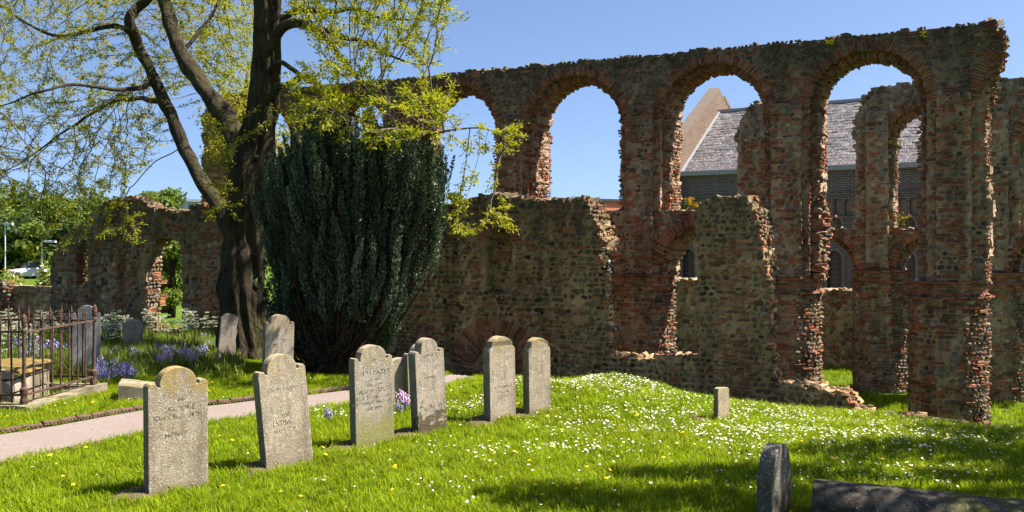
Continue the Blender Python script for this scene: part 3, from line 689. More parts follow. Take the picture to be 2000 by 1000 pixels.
for uc, zt, zb in wins:
    m = MB(); pts = []
    for k in range(9): a = PI*k/8; pts.append(fc.pt(uc-math.cos(a)*.34, zt-.30+math.sin(a)*.34, -.02))
    pts = [fc.pt(uc-.34, zb, -.02)]+pts+[fc.pt(uc+.34, zb, -.02)]; m.tube(pts, .055, 5); wf = m.build('window', M_LST, church)
    gm = MB(); cbox(gm, uc-.31, uc+.31, zb, zt, .17, .20); gm.build('pane', M_GLASS, wf)
    lm = MB(); [lm.tube([fc.pt(uc+d, zb, .15), fc.pt(uc+d, zt-.06-abs(d)*.4, .15)], .012 if d else .03, 4) for d in (-.2,-.1,0,.1,.2)]; [lm.tube([fc.pt(uc-.3, z, .15), fc.pt(uc+.3, z, .15)], .012, 4) for z in np.arange(zb+.15, zt-.1, .2)]; lm.build('glazing_bar', M_LST, wf)
cs = Clad(); sl = math.hypot(TR, ZR-ZE); sd_ = (fc.N3*TR+np.array([0,0,ZR-ZE]))/sl; sn = np.cross(fc.R3, sd_); sn = sn if sn[2] > 0 else -sn
rows = int(sl/.21)
for j in range(rows):
    for k in range(int((U1-UG)/.28)):
        u = UG+.14+.28*(k+.5*(j%2)); P = fc.pt(u, ZE, 0)+sd_*(.21*(j+.5))+sn*.06
        cs.add('slate', P, fc.R3*random.uniform(.132,.138), sd_*.125+sn*-.012, sn*random.uniform(.012,.03))
m = MB(); a, b_ = fc.pt(UG, ZE, -.15), fc.pt(U1, ZE, -.15)
m.quad(a, b_, fc.pt(U1, ZR, TR), fc.pt(UG, ZR, TR)); m.quad(fc.pt(UG, ZR, TR), fc.pt(U1, ZR, TR), fc.pt(U1, ZE, 2*TR), fc.pt(UG, ZE, 2*TR)); m.build('roof', M_SLATE, church)
cs.finish(church, {'slate': M_SLATE}, 300, lambda px, py: (1335 < px < 1440 and 215 < py < 335) or (1620 < px < 1665) or (1755 < px < 1785))
# raised gable
zl, za = fc.uz(1325, 281, -.1)[1], fc.uz(1402, 176, TR)[1]; sl_ = (za-zl)/(TR+.1)
m = MB(); prof = [(-.5,-2.6),(-.5,zl-sl_*.4),(TR,za),(2*TR+.5,zl-sl_*.4),(2*TR+.5,-2.6)]; n0 = len(prof)
for u in (UG-.45, UG+.02): m.v += [fc.pt(u, z, t) for t, z in prof]
m.q += [[i, (i+1)%n0, (i+1)%n0+n0, i+n0] for i in range(n0)]; m.t += [[0,1,2],[0,2,3],[0,3,4],[n0,n0+2,n0+1],[n0,n0+3,n0+2],[n0,n0+4,n0+3]]; m.build('gable', M_CBR, church)
m = MB()
for s in (0, 1):
    p0 = (-.55, zl-sl_*.45) if s == 0 else (2*TR+.55, zl-sl_*.45); d = np.array([TR-p0[0], za-p0[1]]); L = np.hypot(*d); d /= L
    D3 = fc.N3*d[0]+np.array([0,0,d[1]]); n3 = np.cross(D3, fc.R3); n3 = n3 if n3[2] > 0 else -n3
    nk = 9
    for k in range(nk):
        if s == 1 and k == nk-1: continue
        c0 = fc.pt(UG-.22, p0[1], p0[0])+D3*L*(k+.5)/nk+n3*.06; m.box(c0, .26, L/nk/2-.004, .07, fc.R3, D3, n3)
m.build('coping', M_COP, church)
m = MB(); d = sd_*sl; m.box(fc.pt(UG+.08, ZE, 0)+d/2+sn*.10, .05, sl/2, .03, fc.R3, sd_, sn); m.build('lead_flashing', M_LEAD, church)

# ------------------------------------------------------------------ other buildings far behind
def bbox_px(m, px0, px1, py0, py1, Y, depth):
    a, b_ = Wp(px0, py0, Y), Wp(px1, py1, Y); m.box(((a.x+b_.x)/2, Y+depth/2, (a.z+b_.z)/2), (b_.x-a.x)/2, depth/2, (a.z-b_.z)/2); return a, b_
M_TERRA = simple('terracotta_cladding', (.46,.145,.08), .7, .15, 1.5); M_GREYC = simple('grey_cladding', (.22,.235,.26), .6, .12, 2); M_PALE = simple('pale_cladding', (.45,.52,.60), .5, .1, 2); M_DK = simple('dark_trim', (.04,.04,.045), .6)
hall = thing('building', 'flat orange cladded building far beyond the broken wall', 'building', tuple(Wp(1150, 480, 75)))
m = MB(); bbox_px(m, 1040, 1290, 391, 432, 75, 12); m.build('upper_wall', M_TERRA, hall)
m = MB(); bbox_px(m, 1036, 1292, 387.5, 391.5, 74.8, 12.4); m.build('roof', M_DK, hall)
m = MB(); bbox_px(m, 1036, 1290, 432, 640, 74.2, 11); m.build('lower_wall', M_GREYC, hall)
for x in range(1044, 1290, 7):
    m = MB(); bbox_px(m, x, x+.3, 392, 431, 74.99, .1); m.build('cladding_seam', M_DK, hall)
for x in (1186, 1214, 1242):
    m = MB(); bbox_px(m, x, x+10, 421, 430, 74.85, .2); m.build('window', M_PALE, hall)
off = thing('building', 'pale blue-grey office block behind the low wall, between the tree limbs', 'building', tuple(Wp(380, 480, 100)))
m = MB(); bbox_px(m, 362, 470, 394, 520, 100, 14); m.build('wall', M_PALE, off); m = MB(); bbox_px(m, 360, 472, 389, 394, 99.6, 15); m.build('roof', M_GREYC, off)
for x in range(368, 466, 12):
    m = MB(); bbox_px(m, x, x+7, 400, 412, 99.8, .3); m.build('window', M_GLASS, off)
hall.rotation_euler = (0, 0, math.radians(38)); off.rotation_euler = (0, 0, math.radians(30))
# a white timber bracket post glimpsed between the walls
M_WHITE = simple('white_paint', (.62,.68,.72), .5, .1)
tp = thing('timber_post', 'white post with forked brackets, in the gap beside the broken wall end', 'post', tuple(Wp(1195, 560, 33)))
m = MB(); m.tube([Wp(1195, 570, 33), Wp(1195, 524, 33)], .09, 8); m.build('post', M_WHITE, tp)
for s in (-1, 1):
    m = MB(); m.tube([Wp(1195, 530, 33), Wp(1195+s*3, 520, 33), Wp(1195+s*8, 508, 33)], .07, 6); m.build('bracket', M_WHITE, tp)
m = MB(); bbox_px(m, 1180, 1210, 504, 508, 33, .25); m.build('beam', M_WHITE, tp)
# ------------------------------------------------------------------ foliage and bark materials
def leaf_mat(name, cols, trans=.45, rough=.6, sat=None):
    g = G(name); a = g.n.new('ShaderNodeAttribute'); a.attribute_name = 'rnd'
    c = g.ramp(a.outputs['Fac'], [(i/(len(cols)-1), x) for i, x in enumerate(cols)]); g.done(c, rough, .25)
    t = g.n.new('ShaderNodeBsdfTranslucent'); g.l.new(g.mix(1., c, (1.25,1.2,.6), 'MULTIPLY'), t.inputs[0]); m = g.n.new('ShaderNodeMixShader'); m.inputs[0].default_value = trans
    g.l.new(g.b.outputs[0], m.inputs[1]); g.l.new(t.outputs[0], m.inputs[2]); g.l.new(m.outputs[0], g.n['Material Output'].inputs['Surface'])
    return g.m
def bark_mat(name, c0, c1, green=0., sc=1.):
    g = G(name); v = g.scalev(g.pos(), (1,1,.22)); n = g.noise(16*sc, 5, .65, v)
    c = g.ramp(n, [(.3, tuple(x*.45 for x in c0)), (.55, c0), (.75, c1)]); c = g.val(c, g.noise(1.5, 3), .7, 1.25)
    if green: c = g.mix(g.mr(g.noise(2.5, 4), .42, .65, 0, green), c, (.085,.085,.03))
    g.bump(g.math('ADD', n, g.math('MULTIPLY', g.noise(5*sc, 4, .6, v), 1.6)), 1., .10); return g.done(c, .95, .1)
M_BARK = bark_mat('bark', (.043,.031,.022), (.09,.068,.049), .5); M_TWIG = simple('twig_bark', (.135,.105,.075), .9, .3, 4); M_YBARK = bark_mat('yew_bark', (.06,.036,.022), (.13,.08,.05))
M_LEAF = leaf_mat('spring_leaf', [(.13,.165,.008),(.21,.235,.010),(.28,.29,.012),(.25,.22,.02)], .5)
M_LEAFB = leaf_mat('pale_spring_leaf', [(.21,.21,.03),(.29,.27,.04),(.33,.28,.06)], .5)
M_YEW = leaf_mat('yew_needle', [(.016,.027,.015),(.030,.047,.026),(.07,.10,.058),(.19,.22,.14)], .10, .38)  # palest tone paints glints onto the needles
M_TREE = leaf_mat('tree_leaf', [(.06,.10,.02),(.10,.15,.02),(.15,.20,.03),(.12,.13,.03)], .4)
M_DARKT = leaf_mat('dark_tree_leaf', [(.03,.055,.02),(.05,.085,.025),(.08,.115,.03)], .35)

def leaf_quads(C, D, Nn, L, Wd, rnd):
    """rhombic leaves at centres C, pointing along D with normals Nn"""
    D = D/np.linalg.norm(D, axis=1)[:,None]; Sx = np.cross(D, Nn); Sx /= np.linalg.norm(Sx, axis=1)[:,None]+1e-9
    L, Wd = np.broadcast_to(L, len(C))[:,None], np.broadcast_to(Wd, len(C))[:,None]
    V = np.stack([C-D*L*.5, C+Sx*Wd*.5-D*L*.05, C+D*L*.5, C-Sx*Wd*.5-D*L*.05], 1).reshape(-1,3)
    Q = np.arange(len(C)*4).reshape(-1,4); return V, Q, np.repeat(rnd, 4)
def rand_dirs(n):
    v = rng.normal(size=(n,3)); return v/np.linalg.norm(v, axis=1)[:,None]
def catmull(P, step):
    P = np.array(P, float); out = []
    for i in range(len(P)-1):
        p0, p1, p2, p3 = P[max(i-1,0)], P[i], P[i+1], P[min(i+2,len(P)-1)]
        n = max(2, int(np.linalg.norm((p2-p1)[:3])/step))
        for k in range(n):
            t = k/n; out.append(.5*((2*p1)+(-p0+p2)*t+(2*p0-5*p1+4*p2-p3)*t*t+(-p0+3*p1-3*p2+p3)*t**3))
    out.append(P[-1]); return np.array(out)
def limb_mesh(mb, P, n=20, ridge=.12, seed=0., gnarl=.05):
    """tapered, ridged and knobbly limb from rows (x,y,z,r)"""
    b = len(mb.v); a = np.array([1.,.2,.1])
    for i in range(len(P)):
        d = P[min(i+1,len(P)-1),:3]-P[max(i-1,0),:3]; d /= np.linalg.norm(d)+1e-9; a = a-d*a.dot(d); a /= np.linalg.norm(a); c = np.cross(d, a); r0 = P[i,3]
        for k in range(n):
            q = 2*PI*k/n; ca_, sa_ = math.cos(q), math.sin(q)
            tw = q+.35*i*.05; s = .16/max(r0,.05)
            r = r0*(1+ridge*mnoise.noise((math.cos(tw)*2.2+seed, math.sin(tw)*2.2, i*.045*s))+ridge*.55*mnoise.noise((math.cos(tw)*5+seed, math.sin(tw)*5, i*.10*s))+gnarl*2*mnoise.noise((P[i,0]*2.2+ca_*.6, P[i,1]*2.2+sa_*.6, P[i,2]*2.2+seed)))
            mb.v.append(P[i,:3]+(a*ca_+c*sa_)*r)
    for i in range(len(P)-1):
        for k in range(n): mb.q.append([b+i*n+k, b+i*n+(k+1)%n, b+(i+1)*n+(k+1)%n, b+(i+1)*n+k])
    for k in range(1, n-1): e = b+(len(P)-1)*n; mb.t.append([e, e+k, e+k+1])
def colonise(nodes, parent, rad0, attract, step=.15, kill=.2, reach=1.6, iters=260, maxn=26000):
    """grow twigs from a skeleton towards a cloud of points"""
    N = [np.array(p) for p in nodes]; par = list(parent); A = np.array(attract)
    arr = np.array(N); d = np.full(len(A), 1e9); near = np.zeros(len(A), int)
    for i0 in range(0, len(arr), 400):
        dd = np.linalg.norm(A[:,None]-arr[None,i0:i0+400], axis=2); j = dd.argmin(1); m = dd[np.arange(len(A)),j]; s = m < d; d[s] = m[s]; near[s] = j[s]+i0
    alive = d > kill; used = {}
    for it in range(iters):
        if not alive.any() or len(N) > maxn: break
        cand = alive&(d < reach*(1+it*.04)); 
        if not cand.any(): cand = alive
        ids = np.where(cand)[0]; new = []
        vec = A[ids]-np.array([N[k] for k in near[ids]]); vec /= np.linalg.norm(vec, axis=1)[:,None]+1e-9
        acc = {}
        for k, v in zip(near[ids], vec): acc[k] = acc.get(k, 0)+v
        for k, v in acc.items():
            v = v/(np.linalg.norm(v)+1e-9)+rng.normal(0, .26, 3)+np.array([0,0,.03]); v /= np.linalg.norm(v)
            if used.get(k, 0) > 4: continue
            used[k] = used.get(k, 0)+1; new.append(N[k]+v*step); par.append(k)
        if not new: break
        b = len(N); N += new; nn = np.array(new); dd = np.linalg.norm(A[:,None]-nn[None], axis=2); j = dd.argmin(1); m = dd[np.arange(len(A)), j]
        s = m < d-1e-6; d[s] = m[s]; near[s] = j[s]+b; alive &= d > kill
    return np.array(N), np.array(par)
def sprays(P, D, per, L, Wd, spread, droop=.15):
    """feathery sprays of leaflets about points P heading along D"""
    n = len(P); k = np.tile(np.arange(per), n); Pp = np.repeat(P, per, 0); Dd = np.repeat(D, per, 0)
    t = (k/per)[:,None]; off = rng.normal(0, 1, (n*per,3))*spread*np.array([1,1,.45])
    C = Pp+Dd*t*spread*2.2+off*(.35+.5*t)-np.array([0,0,1])*droop*t*spread
    dirs = Dd*.7+off/spread*.5+rng.normal(0, .35, (n*per,3)); nn = np.array([0,0,1.])+rng.normal(0, .55, (n*per,3))
    r = np.clip(np.repeat(rng.random(n), per)*.7+rng.random(n*per)*.3, 0, .999)
    return leaf_quads(C, dirs, nn, L*rng.uniform(.6,1.25,n*per), Wd*rng.uniform(.7,1.2,n*per), r)

# ------------------------------------------------------------------ the big old tree
TY = 19.6
def px3(l): # rows (px, py, depth, radius)
    return [(*Wp(a, b, y), r) for a, b, y, r in l]
tz = gz(*Wp(478, 700, TY)[:2]); base = Wp(478, 700, TY); base.z = tz
TRUNK = [(base.x,base.y,tz-.25,.78),(base.x,base.y,tz+.05,.62),(base.x+.01,base.y,tz+.35,.50)]+px3([(477,620,TY,.45),(478,540,TY,.44),(480,460,TY,.43),(484,390,TY,.41),(490,330,TY,.40),(502,285,TY,.35),(513,230,TY,.30),(518,150,TY-.1,.27),(520,80,TY-.2,.255),(522,0,TY-.3,.24),(525,-90,TY-.4,.2),(532,-190,TY-.5,.14),(545,-290,TY-.6,.07)])
LIMBS = [px3(l) for l in [
 [(482,400,TY+0.14,.26),(468,310,TY+0.62,.26),(450,255,TY+0.86,.25),(424,205,TY+1.11,.205),(395,165,TY+1.46,.18),(366,126,TY+1.70,.165),(346,85,TY+1.94,.155),(331,40,TY+2.19,.15),(318,-5,TY+2.43,.135),(306,-80,TY+2.92,.11),(285,-170,TY+3.65,.06)],
 [(470,480,TY+0.24,.24),(440,420,TY+1.11,.2),(415,385,TY+1.46,.165),(386,340,TY+1.84,.15),(356,280,TY+2.19,.14),(336,230,TY+2.43,.135),(316,186,TY+2.67,.13),(300,150,TY+2.67,.125),(276,100,TY+2.92,.12),(259,62,TY+2.92,.115),(254,38,TY+2.92,.12),(268,12,TY+3.16,.11),(296,-12,TY+3.16,.09),(312,-80,TY+3.40,.05)],
 [(520,100,TY-.3,.12),(538,72,TY-.5,.105),(554,52,TY-.7,.1),(585,47,TY-1,.09),(614,53,TY-1.3,.075),(640,76,TY-1.6,.06),(664,110,TY-1.8,.048),(690,142,TY-2,.038),(714,172,TY-2.2,.026),(742,195,TY-2.4,.016)],
 [(522,60,TY-.2,.1),(548,36,TY-.2,.085),(568,24,TY-.2,.075),(602,21,TY-.2,.066),(642,25,TY-.1,.055),(690,18,TY,.042),(742,34,TY+.2,.03),(800,38,TY+.3,.02),(852,26,TY+.4,.01)],
 [(604,51,TY-1.2,.06),(640,62,TY-1.2,.05),(672,74,TY-1.2,.045),(706,80,TY-1.2,.036),(758,106,TY-1.2,.026),(815,126,TY-1.1,.016),(862,118,TY-1,.008)],
 [(522,195,TY-.25,.085),(540,172,TY-.6,.072),(560,165,TY-.9,.066),(586,152,TY-1.3,.06),(606,155,TY-1.6,.056),(626,176,TY-1.9,.05),(652,206,TY-2.2,.045),(692,226,TY-2.6,.04),(732,246,TY-3,.034),(778,262,TY-3.3,.028),(830,264,TY-3.5,.02),(882,254,TY-3.7,.015),(936,250,TY-3.8,.011),(985,264,TY-3.9,.006)],
 [(524,150,TY-.2,.06),(545,122,TY-.5,.05),(572,136,TY-.9,.045),(600,158,TY-1.5,.04)],
 [(318,192,TY+2.67,.085),(292,196,TY+3.16,.065),(262,192,TY+3.65,.055),(222,200,TY+4.37,.045),(170,228,TY+5.10,.036),(110,268,TY+5.83,.026),(50,312,TY+6.32,.018),(-20,352,TY+6.80,.009)],
 [(302,155,TY+2.67,.06),(268,172,TY+2.19,.05),(215,174,TY+1.46,.042),(150,166,TY+0.73,.034),(80,178,TY,.024),(10,205,TY+0.54,.014),(-60,220,TY+1.08,.008)],
 [(264,70,TY+2.92,.075),(225,50,TY+3.40,.06),(170,62,TY+3.89,.05),(110,70,TY+4.37,.04),(50,44,TY+4.86,.034),(0,12,TY+5.10,.028),(-70,-20,TY+5.59,.02)],
 [(320,0,TY+2.4,.08),(280,-50,TY+2.6,.06),(200,-70,TY+2.8,.05),(110,-60,TY+3,.04),(20,-20,TY+3.2,.03),(-60,30,TY+3.4,.015)],
 [(356,106,TY+1.82,.05),(390,60,TY+2.2,.042),(420,20,TY+2.7,.035),(440,-40,TY+3.1,.028),(450,-120,TY+3.5,.015)],
]]
tree = thing('old_tree', 'big gnarled forked tree with fresh yellow-green leaves, left of the dark yew', 'tree', tuple(base))
mb = MB(); Tr = catmull(TRUNK, .07); limb_mesh(mb, Tr, 64, .36, 1.3, .10)
for q in range(16):    # burls and root flare
    if q < 9: z = random.uniform(1.5, 4.8); i = np.argmin(abs(Tr[:,2]-tz-z)); an = random.uniform(-2.6, .6); rr = Tr[i,3]; c = Tr[i,:3]+np.array([math.cos(an)*rr*.72, math.sin(an)*rr*.72, 0]); s = random.uniform(.08,.16)
    else: an = q*1.0; c = np.array([base.x+math.cos(an)*.5, base.y+math.sin(an)*.5, tz+.02]); s = random.uniform(.18,.28)
    b = len(mb.v)
    for a in range(7):
        for k in range(10):
            th_, ph = PI*(a+.5)/7, 2*PI*k/10; v = np.array([math.sin(th_)*math.cos(ph), math.sin(th_)*math.sin(ph), math.cos(th_)*1.25]); mb.v.append(c+v*s*(1+.7*mnoise.noise(tuple(v*2.6+q))))
    for a in range(6):
        for k in range(10): mb.q.append([b+a*10+k, b+a*10+(k+1)%10, b+a*10+10+(k+1)%10, b+a*10+10+k])
mb.build('trunk', M_BARK, tree, True)
nodes, par = [], []
def add_skel(P):
    s0 = len(nodes)
    for i, r in enumerate(P): nodes.append(r[:3]); par.append(s0+i-1 if i else -1)
sk = Tr[::3]; add_skel(sk[len(sk)//2:])
for k, l in enumerate(LIMBS):
    P = catmull(l, .07)
    kn = np.array([[.8*mnoise.noise((i*.11, k, j*7.)) for j in range(3)]+[0] for i in range(len(P))]); P = P+kn*np.minimum(P[:,3:4], .11)*1.15; P[:,3] *= 1+.16*np.array([mnoise.noise((i*.16, k*3., 1.)) for i in range(len(P))])
    m = MB(); limb_mesh(m, P, 18 if P[0,3] > .15 else 9, .16 if P[0,3] > .1 else .08, k*2.7, .05 if P[0,3] > .1 else .0); m.build('limb', M_BARK, tree, True)
    add_skel(P[::2])
n_old = len(nodes)
def cloud(poly, y0, y1, n):
    xs_, ys_ = [p[0] for p in poly], [p[1] for p in poly]; out = []
    while len(out) < n:
        x, y, Y = random.uniform(min(xs_),max(xs_)), random.uniform(min(ys_),max(ys_)), random.uniform(y0,y1)
        if inpoly(x, y, poly) and mnoise.noise((x*.011, y*.013, Y*.7)) > random.uniform(-.7,.15): out.append(np.array(Wp(x, y, Y)))
    return out
ATT = cloud([(-200,-170),(480,-170),(460,120),(330,190),(300,320),(215,385),(-200,415)], 21.6, 28, 3300)+cloud([(-40,380),(250,365),(240,455),(130,480),(60,510),(-40,500)], 21.4, 24, 110)\
    +cloud([(540,-170),(905,-170),(908,0),(880,70),(872,130),(858,150),(780,125),(700,170),(640,100),(560,60)], 14.8, 17.2, 430)+cloud([(560,-200),(900,-200),(860,60),(700,120),(580,60)], 18.3, 20.6, 420)+cloud([(565,130),(650,115),(750,180),(858,140),(884,190),(872,262),(760,292),(640,255),(572,225)], 14.6, 17.0, 430)\
    +cloud([(850,225),(940,240),(1016,236),(1018,298),(950,302),(868,282)], 15.4, 16.4, 150)+cloud([(958,305),(986,325),(976,385),(950,365)], 15.3, 15.9, 34)+cloud([(868,392),(1002,388),(1003,442),(920,462),(880,452)], 14.8, 15.6, 130)\
    +cloud([(330,-60),(510,-60),(505,190),(440,190),(380,110),(340,60)], 22, 27, 600)+cloud([(395,215),(462,290),(462,420),(405,430)], 18.2, 19.4, 90)+cloud([(545,230),(600,230),(590,330),(550,330)], 19.2, 21, 26)+cloud([(225,380),(300,400),(270,480),(232,470)], 22, 23, 20)
NP3, PAR = colonise(nodes, par, None, ATT)
for _ in range(3):      # ease the kinks out of the twigs
    acc_, cnt_ = np.zeros_like(NP3), np.zeros(len(NP3)); np.add.at(acc_, PAR[n_old:], NP3[n_old:]); np.add.at(cnt_, PAR[n_old:], 1)
    new_ = NP3.copy(); q_ = np.arange(n_old, len(NP3)); has = cnt_[q_] > 0; q_ = q_[has]; new_[q_] = .5*NP3[q_]+.25*NP3[PAR[q_]]+.25*acc_[q_]/cnt_[q_][:,None]; NP3 = new_
nchild = np.zeros(len(NP3), int); rad = np.zeros(len(NP3)); P_EXP = 2.25
order = list(range(len(NP3)-1, n_old-1, -1)); acc = np.zeros(len(NP3))
for i in order:
    rad[i] = max(acc[i], .0048**P_EXP)**(1/P_EXP); acc[PAR[i]] += rad[i]**P_EXP; nchild[PAR[i]] += 1
mb = MB(); kids = {}
for i in range(n_old, len(NP3)): kids.setdefault(PAR[i], []).append(i)
starts = [i for i in range(n_old, len(NP3)) if PAR[i] < n_old]; stack = [(PAR[i], i) for i in starts]
while stack:
    p, i = stack.pop(); line = [NP3[p], NP3[i]]; rr = [min(rad[i]*1.1, .06), rad[i]]
    while True:
        ks = sorted(kids.get(i, []), key=lambda k: -rad[k])
        for k in ks[1:]: stack.append((i, k))
        if not ks: break
        i = ks[0]; line.append(NP3[i]); rr.append(rad[i])
    mb.tube(line, [r*.92 for r in rr], 4 if rr[0] < .012 else 6, False)
tw = mb.build('twig', M_TWIG, tree, True); tw['kind'] = 'stuff'
tips = np.array([i for i in range(n_old, len(NP3)) if rad[i] < .0105]); dirs = NP3[tips]-NP3[PAR[tips]]; dirs /= np.linalg.norm(dirs, axis=1)[:,None]+1e-9
Pt = NP3[tips]; pxx = 1000+F*Pt[:,0]/Pt[:,1]
dens = np.where(pxx > 540, .62, .66)+.0*pxx; keep = (rng.random(len(tips)) < dens); keep |= nchild[tips] == 0
print('tree nodes', len(NP3), 'sprays', keep.sum())
pale = keep&(Pt[:,1] > 25.6)&(pxx < 560); good = keep&~pale
for sel, mt, nm in ((good, M_LEAF, 'foliage'), (pale, M_LEAFB, 'foliage')):
    right = sel&(pxx > 540); left = sel&(pxx <= 540)
    VV, QQ, RR, b = [], [], [], 0
    for s2, per, L, Wd, sp in ((right, 34, .074, .029, .085), (left, 24, .074, .031, .088)):
        if s2.sum():
            V, Q, R = sprays(Pt[s2], dirs[s2], per, L, Wd, sp); VV.append(V); QQ.append(Q+b); RR.append(R); b += len(V)
    if VV: o = mobj(nm, np.concatenate(VV), np.concatenate(QQ), mt, tree, np.concatenate(RR)); o['kind'] = 'stuff'

# ------------------------------------------------------------------ the yew
YY = 17.2; ybx = Wp(650, 735, YY).x; ybz = gz(ybx, YY); yew = thing('yew_tree', 'dark green upright yew with many feathery plumes, between the big trunk and the aisle wall', 'tree', (ybx, YY, ybz))
PROF = [(735,568,716),(700,550,744),(660,541,772),(620,534,796),(580,529,818),(520,524,840),(460,522,858),(400,529,868),(350,540,868),(310,558,864),(285,584,852),(262,610,845),(240,625,700),(222,632,670)]
def yew_half(z):
    zz = [Wp(0, p[0], YY).z for p in PROF]; l = [Wp(p[1], 0, YY).x for p in PROF]; r = [Wp(p[2], 0, YY).x for p in PROF]
    return np.interp(z, zz, l), np.interp(z, zz, r)
zlo, zhi = ybz+.15, Wp(0, 240, YY).z
def yew_top(x): # height of the crown outline over x
    xs_ = [Wp(p, 0, YY).x for p in (516,545,580,612,640,680,700,735,765,800,840,872,892)]; zs_ = [Wp(0, p, YY).z for p in (440,330,300,250,232,228,250,232,262,275,300,310,400)]
    return np.interp(x, xs_, zs_)
plumes = []
while len(plumes) < 800:
    z = zlo+(zhi-zlo)*random.random()**1.15; l, r = yew_half(z); an = random.uniform(-PI, PI); q = (random.uniform(.80, 1.0) if random.random() < .8 else random.uniform(.35,.8))*(1+.22*mnoise.noise((an*1.3, z*.9, 2.)))
    if mnoise.noise((an*2.1+5, z*1.4, 7.)) > .5: continue
    cx, hx = (l+r)/2, (r-l)/2; hy = hx*.66; x = cx+hx*q*math.cos(an); y = YY-hy*q*math.sin(an)*(.62 if z < ybz+1 else .9)
    if math.sin(an) < -.25 and random.random() < .7: continue
    ln = random.uniform(.7,1.35)*(.6 if z < ybz+1.2 else 1)
    if z+ln > yew_top(x)+.22: z = yew_top(x)-ln+random.uniform(-.3,.3)+.25*mnoise.noise((x*2.2, y*2.2, 1.))
    if z < ybz+.08: continue
    plumes.append((x, y, z, ln, math.cos(an), -math.sin(an), q))
VV, QQ, RR, b = [], [], [], 0; stems = MB(); axis = np.array([ybx, YY, ybz+.1])
for (x, y, z, ln, ox, oy, q) in plumes:
    lean = .22 if z < zhi-2 else .12; d = np.array([ox*lean+random.uniform(-.1,.1), oy*lean+random.uniform(-.1,.1), 1.]); d /= np.linalg.norm(d)
    n = int(300*ln); t = rng.random(n)**.9; rad_ = random.uniform(.065,.105)*(np.sin(np.clip(t*.92+.08,0,1)*PI)**.6*.75+.22)*(1-t*.35)
    an = rng.random(n)*2*PI; o = np.stack([np.cos(an), np.sin(an), np.zeros(n)], 1); rr = rad_*np.sqrt(rng.random(n)*.75+.25)
    wob = np.stack([np.sin(t*6+x*9)*.03, np.cos(t*5+y*8)*.03, np.zeros(n)], 1)
    C = np.array([x,y,z])+d*(t*ln)[:,None]+o*rr[:,None]+wob; dd = o*.75+np.array([0,0,.75])+rng.normal(0,.25,(n,3)); nn = np.cross(dd, rng.normal(size=(n,3)))
    V, Q, R = leaf_quads(C, dd, nn, rng.uniform(.035,.07,n), rng.uniform(.016,.028,n), np.clip(random.random()**1.2*.6+rng.random(n)*.4,0,.999)); VV.append(V); QQ.append(Q+b); RR.append(R); b += len(V)
    if random.random() < .5:
        p = np.array([x,y,z]); mid = axis+(p-axis)*.5+np.array([(p-axis)[0]*.12, (p-axis)[1]*.12, -.1]); stems.tube([axis+rng.normal(0,.16,3)*np.array([1,1,.2]), mid, p+d*.1], [.04,.025,.01], 5, False)
o = mobj('foliage', np.concatenate(VV), np.concatenate(QQ), M_YEW, yew, np.concatenate(RR)); o['kind'] = 'stuff'
# inner mass of dead shoots so the crown is opaque
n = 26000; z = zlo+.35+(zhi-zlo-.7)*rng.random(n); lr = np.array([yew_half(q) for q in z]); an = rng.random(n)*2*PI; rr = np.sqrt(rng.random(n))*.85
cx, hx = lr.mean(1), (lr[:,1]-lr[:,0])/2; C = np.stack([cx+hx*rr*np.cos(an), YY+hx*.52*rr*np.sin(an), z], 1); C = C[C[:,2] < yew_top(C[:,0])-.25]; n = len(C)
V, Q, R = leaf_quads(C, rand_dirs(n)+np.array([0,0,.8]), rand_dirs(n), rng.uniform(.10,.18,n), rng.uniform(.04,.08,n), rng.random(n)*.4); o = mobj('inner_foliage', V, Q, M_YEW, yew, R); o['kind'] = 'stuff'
for k in range(46):
    a = random.uniform(-1.2, 1.2); up = random.uniform(.8, 2.2); sp = random.uniform(.2, 1.0); s = random.choice((-1,1,1)); P = [axis+np.array([random.uniform(-.3,.3), -.15+random.uniform(-.1,.2), 0])]
    P.append(P[0]+np.array([s*sp*.35, -.2+.3*math.sin(a), up*.35])); P.append(P[0]+np.array([s*sp*.8, -.35+.3*math.sin(a), up*.7])); P.append(P[0]+np.array([s*sp*1.05, -.35, up])); stems.tube(catmull(P, .15), np.linspace(.018,.005, len(catmull(P,.15))), 6, False)
stems.tube([axis-np.array([0,0,.4]), axis+np.array([0,0,.3]), axis+np.array([.05,0,.9])], [.42,.36,.28], 14); stems.build('stem', M_YBARK, yew, True)

